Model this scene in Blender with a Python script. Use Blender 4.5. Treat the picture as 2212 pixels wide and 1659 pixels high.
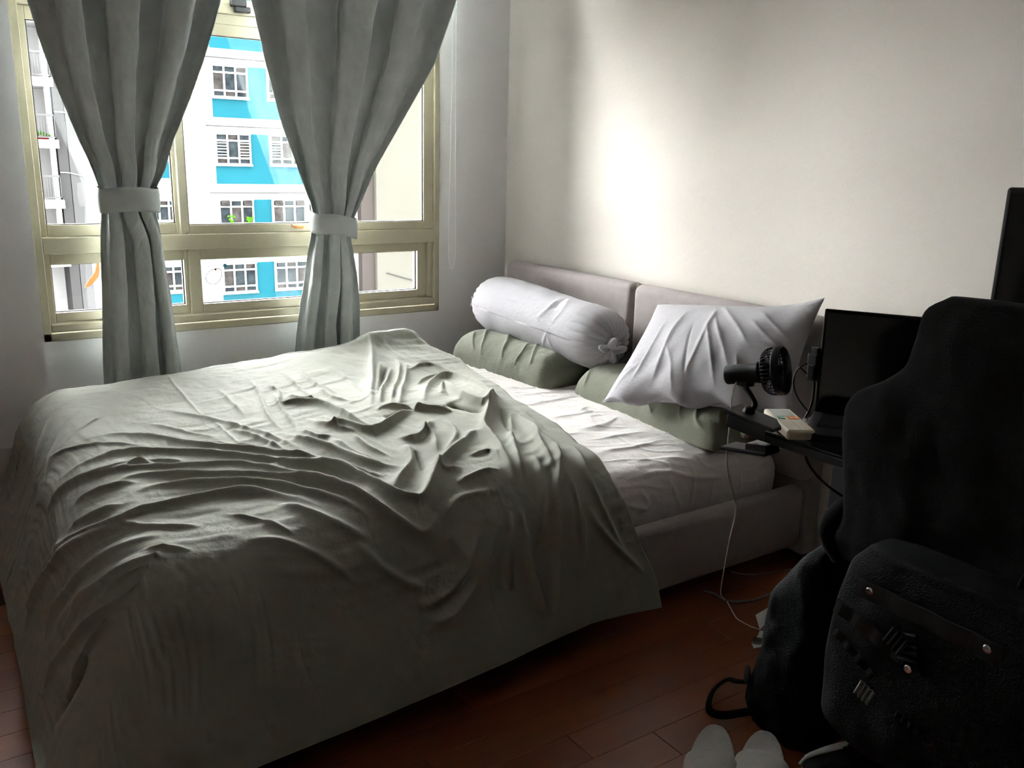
import bpy, bmesh, math, random
import numpy as np
from mathutils import Vector, Matrix

for o in list(bpy.data.objects):
    bpy.data.objects.remove(o)
SC = bpy.context.scene
COL = SC.collection
PI = math.pi
rng = random.Random(7)

# ------------------------------------------------------------------ camera
CAMX, CAMY, CAMZ = -2.2820, -3.45, 1.22
ROT = ((0.8307041, -0.5562353, 0.0230872), (0.1171983, 0.2152688, 0.9694967), (-0.5442382, -0.8026591, 0.2440145))
cam_data = bpy.data.cameras.new('camera')
cam = bpy.data.objects.new('camera', cam_data)
COL.objects.link(cam)
cam.matrix_world = Matrix(((ROT[0][0], ROT[1][0], ROT[2][0], CAMX), (ROT[0][1], ROT[1][1], ROT[2][1], CAMY),
                           (ROT[0][2], ROT[1][2], ROT[2][2], CAMZ), (0, 0, 0, 1)))
cam_data.sensor_width = 36.0
cam_data.lens = 1887.1 / 2212 * 36.0
cam_data.clip_start = 0.02
cam_data.clip_end = 300
SC.camera = cam

# ------------------------------------------------------------------ sky, sun, exposure
world = bpy.data.worlds.new('world')
SC.world = world
world.use_nodes = True
wn = world.node_tree
for n in list(wn.nodes):
    wn.nodes.remove(n)
# bright hazy white sky, the same in every direction
bg = wn.nodes.new('ShaderNodeBackground')
bg.inputs['Strength'].default_value = 1.0
bg.inputs['Color'].default_value = (0.985, 0.975, 1.0, 1)
wo = wn.nodes.new('ShaderNodeOutputWorld')
wn.links.new(bg.outputs['Background'], wo.inputs['Surface'])
SC.view_settings.view_transform = 'Standard'
SC.view_settings.look = 'None'
SC.view_settings.gamma = 1.0
SC.view_settings.use_curve_mapping = False
SC.view_settings.exposure = 6.25
SC.cycles.max_bounces = 10
SC.cycles.diffuse_bounces = 6
SC.cycles.transparent_max_bounces = 16
SC.cycles.sample_clamp_indirect = 4.0


# ------------------------------------------------------------------ helpers
def mat(name, color, rough=0.6, metal=0.0, spec=0.5, noise=0.0, nscale=8.0, bump=0.0, bscale=200.0, sheen=0.0,
        trans=0.0, coords='Object', stretch=None):
    m = bpy.data.materials.new(name)
    m.use_nodes = True
    nt = m.node_tree
    b = nt.nodes['Principled BSDF']
    c = (color[0], color[1], color[2], 1)
    b.inputs['Base Color'].default_value = c
    b.inputs['Roughness'].default_value = rough
    b.inputs['Metallic'].default_value = metal
    b.inputs['Specular IOR Level'].default_value = spec
    if sheen:
        b.inputs['Sheen Weight'].default_value = sheen
        b.inputs['Sheen Roughness'].default_value = 0.5
    if noise or bump:
        tc = nt.nodes.new('ShaderNodeTexCoord')
        src = tc.outputs[coords]
        if stretch:
            mp = nt.nodes.new('ShaderNodeMapping')
            mp.inputs['Scale'].default_value = stretch
            nt.links.new(src, mp.inputs['Vector'])
            src = mp.outputs['Vector']
    if noise:
        nz = nt.nodes.new('ShaderNodeTexNoise')
        nz.inputs['Scale'].default_value = nscale
        nz.inputs['Detail'].default_value = 4
        nt.links.new(src, nz.inputs['Vector'])
        rp = nt.nodes.new('ShaderNodeValToRGB')
        rp.color_ramp.elements[0].position = 0.3
        rp.color_ramp.elements[1].position = 0.7
        rp.color_ramp.elements[0].color = tuple(v * (1 - noise) for v in color) + (1,)
        rp.color_ramp.elements[1].color = tuple(min(1, v * (1 + noise)) for v in color) + (1,)
        nt.links.new(nz.outputs['Fac'], rp.inputs['Fac'])
        nt.links.new(rp.outputs['Color'], b.inputs['Base Color'])
    if bump:
        nb = nt.nodes.new('ShaderNodeTexNoise')
        nb.inputs['Scale'].default_value = bscale
        nb.inputs['Detail'].default_value = 3
        nt.links.new(src, nb.inputs['Vector'])
        bp = nt.nodes.new('ShaderNodeBump')
        bp.inputs['Strength'].default_value = bump
        bp.inputs['Distance'].default_value = 0.01
        nt.links.new(nb.outputs['Fac'], bp.inputs['Height'])
        nt.links.new(bp.outputs['Normal'], b.inputs['Normal'])
    return m


def tag(o, label=None, cat=None, group=None, kind=None):
    if label:
        o['label'] = label
    if cat:
        o['category'] = cat
    if group:
        o['group'] = group
    if kind:
        o['kind'] = kind
    return o


def link(o, parent=None):
    COL.objects.link(o)
    if parent:
        o.parent = parent
    return o


def empty(name, loc=(0, 0, 0)):
    o = bpy.data.objects.new(name, None)
    o.empty_display_size = 0.1
    o.location = loc
    link(o)
    return o


def local(parent):
    """world -> parent-local offset (parents here are only translated)"""
    t = Vector((0, 0, 0))
    p = parent
    while p:
        t += p.location
        p = p.parent
    return t


def from_bm(name, bm, m, parent=None, smooth=False):
    me = bpy.data.meshes.new(name)
    if parent:
        bmesh.ops.translate(bm, verts=bm.verts, vec=-local(parent))
    bmesh.ops.recalc_face_normals(bm, faces=bm.faces)
    bm.to_mesh(me)
    bm.free()
    if smooth:
        me.polygons.foreach_set('use_smooth', [True] * len(me.polygons))
    if m:
        me.materials.append(m)
    o = bpy.data.objects.new(name, me)
    return link(o, parent)


def from_np(name, V, F, m, parent=None, smooth=True):
    V = np.asarray(V, float).reshape(-1, 3)
    if parent:
        V = V - np.array(local(parent))
    me = bpy.data.meshes.new(name)
    F = np.asarray(F, np.int32)
    n = F.shape[1]
    me.vertices.add(len(V))
    me.vertices.foreach_set('co', V.astype(np.float32).ravel())
    me.loops.add(F.size)
    me.loops.foreach_set('vertex_index', F.ravel())
    me.polygons.add(len(F))
    me.polygons.foreach_set('loop_start', np.arange(0, F.size, n, dtype=np.int32))
    me.polygons.foreach_set('loop_total', np.full(len(F), n, np.int32))
    me.update(calc_edges=True)
    me.validate()
    if smooth:
        me.polygons.foreach_set('use_smooth', np.ones(len(me.polygons), bool))
    if m:
        me.materials.append(m)
    o = bpy.data.objects.new(name, me)
    return link(o, parent)


def grid_faces(ni, nj, wrap_i=False, wrap_j=False):
    I = np.arange(ni if wrap_i else ni - 1)
    J = np.arange(nj if wrap_j else nj - 1)
    A, B = np.meshgrid(I, J, indexing='ij')
    A1 = (A + 1) % ni
    B1 = (B + 1) % nj
    return np.stack([A * nj + B, A1 * nj + B, A1 * nj + B1, A * nj + B1], -1).reshape(-1, 4)


def bbox(bm, x0, x1, y0, y1, z0, z1, bev=0.0, seg=2, rot=None, piv=None):
    r = bmesh.ops.create_cube(bm, size=1.0)
    vs = r['verts']
    for v in vs:
        v.co = Vector(((x0 + x1) / 2 + v.co.x * (x1 - x0), (y0 + y1) / 2 + v.co.y * (y1 - y0),
                       (z0 + z1) / 2 + v.co.z * (z1 - z0)))
    if bev:
        es = list({e for v in vs for e in v.link_edges})
        rr = bmesh.ops.bevel(bm, geom=es, offset=bev, segments=seg, affect='EDGES', profile=0.5)
        vs = list({v for v in rr['verts']} | {v for v in vs if v.is_valid})
    if rot is not None:
        bmesh.ops.rotate(bm, verts=vs, cent=piv, matrix=rot)
    return vs


def box(name, x0, x1, y0, y1, z0, z1, m, parent=None, bev=0.0, seg=2, smooth=False):
    bm = bmesh.new()
    bbox(bm, x0, x1, y0, y1, z0, z1, bev, seg)
    return from_bm(name, bm, m, parent, smooth)


def sweep_pts(pts, n=8, closed=False):
    """Catmull-Rom through pts"""
    P = [np.array(p, float) for p in pts]
    out = []
    N = len(P)
    for i in range(N if closed else N - 1):
        if closed:
            a, b, c, d = P[i - 1], P[i], P[(i + 1) % N], P[(i + 2) % N]
        else:
            b, c = P[i], P[i + 1]
            a = P[i - 1] if i > 0 else 2 * b - c
            d = P[i + 2] if i + 2 < N else 2 * c - b
        for k in range(n):
            t = k / n
            out.append(0.5 * ((2 * b) + (-a + c) * t + (2 * a - 5 * b + 4 * c - d) * t * t + (-a + 3 * b - 3 * c + d) * t ** 3))
    if not closed:
        out.append(P[-1])
    return np.array(out)


def tube_arrays(pts, r, seg=8, closed=False, flat=None):
    P = np.asarray(pts, float)
    n = len(P)
    T = np.gradient(P, axis=0) if not closed else np.roll(P, -1, 0) - np.roll(P, 1, 0)
    T /= np.linalg.norm(T, axis=1)[:, None] + 1e-12
    R = np.broadcast_to(np.asarray(r, float), (n,))
    ref = np.array([0, 0, 1.0]) if abs(T[0][2]) < 0.9 else np.array([1.0, 0, 0])
    N0 = np.cross(T[0], ref)
    N0 /= np.linalg.norm(N0)
    V = []
    ang = np.linspace(0, 2 * PI, seg, endpoint=False)
    fx, fy = flat if flat else (1, 1)
    for i in range(n):
        N0 = N0 - T[i] * (N0 @ T[i])
        N0 /= np.linalg.norm(N0) + 1e-12
        B = np.cross(T[i], N0)
        V.append(P[i] + R[i] * (fx * np.cos(ang)[:, None] * N0 + fy * np.sin(ang)[:, None] * B))
    V = np.concatenate(V)
    F = grid_faces(n, seg, wrap_i=closed, wrap_j=True)
    return V, F


def tube(name, pts, r, m, parent=None, seg=8, smoothn=6, closed=False, flat=None):
    P = sweep_pts(pts, smoothn, closed) if smoothn else np.array(pts, float)
    V, F = tube_arrays(P, r, seg, closed, flat)
    if not closed:
        a = len(V)
        V = np.vstack([V, P[0], P[-1]])
        F = F.tolist()
        L = (len(P) - 1) * seg
        for k in range(seg):
            F.append([k, (k + 1) % seg, a, a])
            F.append([L + (k + 1) % seg, L + k, a + 1, a + 1])
        bm = bmesh.new()
        vs = [bm.verts.new(v) for v in V]
        for q in F:
            q2 = list(dict.fromkeys(q))
            try:
                bm.faces.new([vs[i] for i in q2])
            except ValueError:
                pass
        return from_bm(name, bm, m, parent, True)
    return from_np(name, V, F, m, parent)


def revolve(name, prof, origin, axis, m, parent=None, seg=24, smooth=True):
    """prof: list of (r, h) along axis"""
    ax = Vector(axis).normalized()
    q = Vector((0, 0, 1)).rotation_difference(ax)
    V = []
    for r, h in prof:
        for k in range(seg):
            a = 2 * PI * k / seg
            v = q @ Vector((r * math.cos(a), r * math.sin(a), h))
            V.append((v.x + origin[0], v.y + origin[1], v.z + origin[2]))
    F = grid_faces(len(prof), seg, wrap_j=True)
    return from_np(name, V, F, m, parent, smooth)


def vnoise(x, y, seed=0):
    """vectorised smooth value noise, about -1..1"""
    xi = np.floor(x).astype(np.int64)
    yi = np.floor(y).astype(np.int64)
    fx = x - xi
    fy = y - yi
    fx = fx * fx * fx * (fx * (fx * 6 - 15) + 10)
    fy = fy * fy * fy * (fy * (fy * 6 - 15) + 10)

    def h(a, b):
        n = (a * 374761393 + b * 668265263 + seed * 974711) & 0x7fffffff
        n = ((n ^ (n >> 13)) * 1274126177) & 0x7fffffff
        return ((n ^ (n >> 16)) & 0xffff) / 32767.5 - 1.0
    return (h(xi, yi) * (1 - fx) * (1 - fy) + h(xi + 1, yi) * fx * (1 - fy) + h(xi, yi + 1) * (1 - fx) * fy + h(xi + 1, yi + 1) * fx * fy)


def folds(A, B, strokes, gain=1.0, wide=1.0):
    """height field in metres on metric surface coordinates A, B from hand-placed fold lines (mm)"""
    D = np.zeros_like(A)
    for amp, w, pts in strokes:
        amp *= 0.001
        w *= 0.001 * wide
        P = np.array(pts, float) * 0.001
        if len(P) > 2:
            P = sweep_pts(P, 4)
        L = np.concatenate([[0], np.cumsum(np.linalg.norm(np.diff(P, axis=0), axis=1))])
        tot = L[-1] + 1e-9
        m = w * 4.5
        msk = (A > P[:, 0].min() - m) & (A < P[:, 0].max() + m) & (B > P[:, 1].min() - m) & (B < P[:, 1].max() + m)
        if not msk.any():
            continue
        a = A[msk]
        b = B[msk]
        best = np.full(a.shape, 1e9)
        tt = np.zeros(a.shape)
        for i in range(len(P) - 1):
            d = P[i + 1] - P[i]
            l2 = d @ d + 1e-12
            t = np.clip(((a - P[i, 0]) * d[0] + (b - P[i, 1]) * d[1]) / l2, 0, 1)
            e = (a - P[i, 0] - t * d[0]) ** 2 + (b - P[i, 1] - t * d[1]) ** 2
            k = e < best
            best[k] = e[k]
            tt[k] = (L[i] + t[k] * math.sqrt(l2)) / tot
        taper = np.clip(np.sin(PI * np.clip(tt, 0.02, 0.98)) * 1.5, 0, 1)
        D[msk] += gain * amp * taper * (1 + best / (w * w)) ** -1.6
    return D


def normals(P):
    du = np.gradient(P, axis=0)
    dv = np.gradient(P, axis=1)
    n = np.cross(du, dv)
    return n / (np.linalg.norm(n, axis=2)[:, :, None] + 1e-12)


def sstep(x, a, b):
    t = np.clip((x - a) / (b - a), 0, 1)
    return t * t * (3 - 2 * t)


# ------------------------------------------------------------------ base shapes of the soft things (functions of surface coordinates)
# SURF-BEGIN
DX, DYR, DYL, DRAD = -1.925, -1.665, -0.36, 0.18


def duvet_edge(Y):
    ys = np.array([-2.30, -2.09, -1.96, -1.81, -1.62, -1.45, -1.22, -1.0, -0.64, -0.53, -0.34, -0.2, 0.1])
    xs = np.array([-0.70, -0.73, -0.79, -0.84, -0.82, -0.775, -0.765, -0.69, -0.635, -0.66, -0.70, -0.70, -0.69])
    return np.interp(Y, ys, xs)


def duvet_base(X, Y):
    dx = np.maximum(0, DX - X)
    dyr = np.maximum(0, DYR - Y)
    dyl = np.maximum(0, Y - DYL)
    dy = dyr + dyl
    d = np.maximum(dx, dy)
    hyp = np.sqrt(dx * dx + dy * dy) + 1e-9
    nx = -dx / hyp
    ny = (dyl - dyr) / hyp
    cx = np.maximum(X, DX)
    cy = np.clip(Y, DYR, DYL)
    H = 0.47 + 0.045 * sstep(cx, -2.0, -1.0) - 0.03 * sstep(-cy, 1.2, 1.7)
    H = H - 0.03 * sstep(cx, -1.0, -0.66) * sstep(-cy, 0.5, 0.8)
    H = H + 0.068 * np.exp(-(np.minimum(cx + 0.82, 0) / 0.11) ** 2 - ((cy + 0.30) / 0.125) ** 2)
    H = H - 0.030 * np.exp(-((cx + 0.98) / 0.16) ** 2 - ((cy + 0.85) / 0.16) ** 2)
    phi = np.radians(11 + 15 * sstep(-X, 0.8, 1.45) * np.abs(ny) * (dyr > 0) + 7 * np.abs(nx))
    am = PI / 2 - phi
    th = np.minimum(d / DRAD, am)
    ex = np.maximum(0, d - DRAD * am)
    h = DRAD * np.sin(th) + ex * np.cos(am)
    g = DRAD * (1 - np.cos(th)) + ex * np.sin(am)
    z = H - g
    low = np.maximum(0, 0.02 - z)
    z = np.maximum(z, 0.02)
    h = h + low * 0.3
    return np.stack([cx + nx * h, cy + ny * h, z], -1)


def duvet_grid(ni, nj):
    u = np.linspace(0, 1, ni)
    v = np.linspace(0, 1, nj)
    U, V = np.meshgrid(u, v, indexing='ij')
    Y = -0.02 + U * (-2.175 + 0.02)
    X = duvet_edge(Y) + V * (-2.495 - duvet_edge(Y))
    return X, Y


def loaf_base(ax, ay, bx, by, z0, w, h, ni, nj, taper=0.0):
    """arched pillow lying along A->B; coordinates: metres along, metres round"""
    L = math.hypot(bx - ax, by - ay)
    s = np.linspace(0, 1, ni)
    t = np.linspace(0, 1, nj)
    S, T = np.meshgrid(s, t, indexing='ij')
    ang = PI * T
    e = 0.75
    cw = np.sign(np.cos(ang)) * np.abs(np.cos(ang)) ** e
    sh = np.abs(np.sin(ang)) ** (e * 0.95)
    end = (1 - (np.abs(2 * S - 1)) ** 14 * 0.45)
    dxn, dyn = (bx - ax) / L, (by - ay) / L
    px, py = dyn, -dxn
    ww = w / 2 * (1 - 0.25 * (1 - end)) * (1 - taper * (1 - S))
    X = ax + (bx - ax) * S + px * cw * ww
    Y = ay + (by - ay) * S + py * cw * ww
    Z = z0 + h * sh * end
    return np.stack([X, Y, Z], -1), S * L, T * (w + h)


def bolster_base(ni, nj):
    a = np.array([-0.235, -0.215, 0.638])
    b = np.array([-0.245, -1.10, 0.600])
    s = np.linspace(0, 1, ni)
    t = np.linspace(0, 1, nj)
    S, T = np.meshgrid(s, t, indexing='ij')
    L = np.linalg.norm(b - a)
    d = (b - a) / L
    e1 = np.cross(d, [0, 0, 1.0])
    e1 /= np.linalg.norm(e1)
    e2 = np.cross(e1, d)
    q = np.abs(2 * S - 1)
    r = 0.112 * np.clip(1 - q ** 9, 0, 1) ** 0.5 + 0.010
    r = r * (1 + 0.04 * np.sin(S * 7))
    ang = 2 * PI * T
    P = a + (b - a) * S[..., None] + r[..., None] * (np.cos(ang)[..., None] * e1 + np.sin(ang)[..., None] * e2)
    return P, S * L, T * 0.70


def pillow_base(ni, nj):
    """white pillow leaning on the headboard: s left to right, t bottom to top"""
    s = np.linspace(0, 1, ni)
    t = np.linspace(0, 1, nj)
    S, T = np.meshgrid(s, t, indexing='ij')
    bl = np.array([-0.505, -1.345, 0.474])
    br = np.array([-0.27, -1.90, 0.530])
    tl = np.array([-0.165, -1.222, 0.755])
    tr = np.array([-0.115, -1.864, 0.865])
    P = (bl * ((1 - S) * (1 - T))[..., None] + br * (S * (1 - T))[..., None] + tl * ((1 - S) * T)[..., None] + tr * (S * T)[..., None])
    n = np.array([-0.80, -0.12, 0.55])
    n /= np.linalg.norm(n)
    bulge = 0.085 * (np.clip(4 * S * (1 - S), 0, 1) ** 0.6) * (np.clip(4 * T * (1 - T), 0, 1) ** 0.55)
    P = P + bulge[..., None] * n
    # concave edges between corners
    P[..., 2] -= 0.040 * (4 * S * (1 - S)) * S * T ** 3
    P[..., 2] += 0.02 * (4 * S * (1 - S)) * (1 - T) ** 3
    P[..., 1] -= 0.02 * (4 * T * (1 - T)) * (1 - S) ** 3
    P[..., 1] += 0.02 * (4 * T * (1 - T)) * S ** 3
    return P, S * 0.66, T * 0.42, n


def mattress_base(ni, nj):
    """sheet: t runs across from window side over the top and down the near side"""
    s = np.linspace(0, 1, ni)
    prof = np.array([[-0.215, 0.20], [-0.212, 0.36], [-0.222, 0.388], [-0.245, 0.402], [-0.30, 0.408], [-0.60, 0.416], [-1.0, 0.418], [-1.4, 0.414],
                     [-1.62, 0.402], [-1.70, 0.388], [-1.735, 0.368], [-1.752, 0.345], [-1.758, 0.30], [-1.755, 0.20]])
    L = np.concatenate([[0], np.cumsum(np.linalg.norm(np.diff(prof, axis=0), axis=1))])
    t = np.linspace(0, L[-1], nj)
    y = np.interp(t, L, prof[:, 0])
    z = np.interp(t, L, prof[:, 1])
    k = np.ones(9) / 9
    yp = np.convolve(np.pad(y, 4, 'edge'), k, 'valid')
    zp = np.convolve(np.pad(z, 4, 'edge'), k, 'valid')
    S, T = np.meshgrid(s, t, indexing='ij')
    X = -1.945 + S * (1.945 - 0.105)
    e = np.minimum(X + 1.945, -0.105 - X)
    Y = np.broadcast_to(yp, X.shape).copy()
    Z = np.broadcast_to(zp, X.shape).copy()
    drop = 0.05 * np.clip(1 - e / 0.06, 0, 1) ** 2
    Z = Z - drop * sstep(Z, 0.25, 0.4)
    Yc = -0.985
    Y = Yc + (Y - Yc) * (1 - 0.02 * np.clip(1 - e / 0.05, 0, 1) ** 2)
    return np.stack([X, Y, Z], -1), X, T


CURT_L = dict(
    left=[(2.30, -1.985), (1.685, -1.911), (1.46, -1.862), (1.27, -1.803), (1.165, -1.765), (1.111, -1.752), (1.03, -1.751), (0.96, -1.758), (0.80, -1.768), (0.62, -1.776), (0.455, -1.785), (0.06, -1.80)],
    right=[(2.30, -1.255), (1.753, -1.310), (1.56, -1.375), (1.37, -1.455), (1.25, -1.512), (1.165, -1.535), (1.111, -1.572), (1.03, -1.578), (0.97, -1.560), (0.85, -1.552), (0.68, -1.536), (0.473, -1.518), (0.06, -1.50)],
    y0=-0.135)
CURT_R = dict(
    left=[(2.30, -1.225), (1.764, -1.212), (1.52, -1.155), (1.33, -1.105), (1.16, -1.045), (1.021, -0.996), (0.946, -1.005), (0.82, -1.02), (0.66, -1.045), (0.499, -1.063), (0.06, -1.10)],
    right=[(2.30, -0.300), (1.86, -0.368), (1.60, -0.470), (1.38, -0.605), (1.20, -0.720), (1.06, -0.790), (0.994, -0.826), (0.921, -0.842), (0.80, -0.815), (0.66, -0.795), (0.542, -0.788), (0.06, -0.76)],
    y0=-0.135)


def curtain_base(spec, crest, crest2, tie, ni, nj, seed):
    u = np.linspace(0, 1, ni)
    z = np.linspace(2.30, 0.06, nj)
    def smooth_interp(pairs):
        p = np.array(pairs)[::-1]
        a = np.interp(z, p[:, 0], p[:, 1])
        k = np.hanning(15)
        k /= k.sum()
        return np.convolve(np.pad(a, 7, 'edge'), k, 'valid')
    Lx = smooth_interp(spec['left'])
    Rx = smooth_interp(spec['right'])
    U, Z = np.meshgrid(u, z, indexing='ij')
    # pleat phase: crests sit at given u, valleys half way
    c = np.array(crest)
    c2 = np.array(crest2)
    low = sstep(tie - Z, 0.02, 0.16)
    ph = (1 - low) * np.interp(U, c, np.arange(len(c)) * 2 * PI) + low * np.interp(U, c2, np.arange(len(c2)) * 2 * PI) + 0.25 * vnoise(U * 5 + seed, Z * 1.7, seed)
    w = np.broadcast_to(Rx - Lx, U.shape)
    near = np.exp(-((Z - tie) / 0.11) ** 2)
    top = sstep(Z, 1.3, 2.0)
    amp = 0.021 + 0.034 * top - 0.004 * sstep(-Z, -0.85, -0.5) - 0.004 * near
    amp = amp * (1 + 0.25 * vnoise(U * 3, Z * 2.0, seed + 3))
    prof = np.cos(ph)
    prof = np.sign(prof) * np.abs(prof) ** 0.75
    Yv = spec['y0'] - amp * prof - 0.035 * np.sin(PI * U) * (0.30 * sstep(Z, 0.5, 0.8) + 0.65 * near) + 0.035 * sstep(-Z, -0.80, -0.50)
    X = np.broadcast_to(Lx, U.shape) + w * U + 0.75 * amp * np.sin(2 * ph) * np.sin(PI * U)
    Yv = Yv - 0.006 * vnoise(U * 9, Z * 5, seed + 9)
    return np.stack([X, Yv, Z], -1), U * 0.6, Z


def curtL(ni, nj):
    return curtain_base(CURT_L, [-0.08, 0.18, 0.47, 0.78, 1.06], [-0.25, 0.22, 0.62, 0.86, 1.15], 1.07, ni, nj, 2)


def curtR(ni, nj):
    return curtain_base(CURT_R, [-0.02, 0.17, 0.52, 0.78, 1.03], [-0.12, 0.15, 0.50, 0.74, 1.08], 0.97, ni, nj, 5)


OL1 = (-0.345, -0.30, -0.315, -0.93, 0.405, 0.255, 0.135)
OL2 = (-0.250, -1.03, -0.270, -1.73, 0.400, 0.255, 0.130)
# SURF-END

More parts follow.
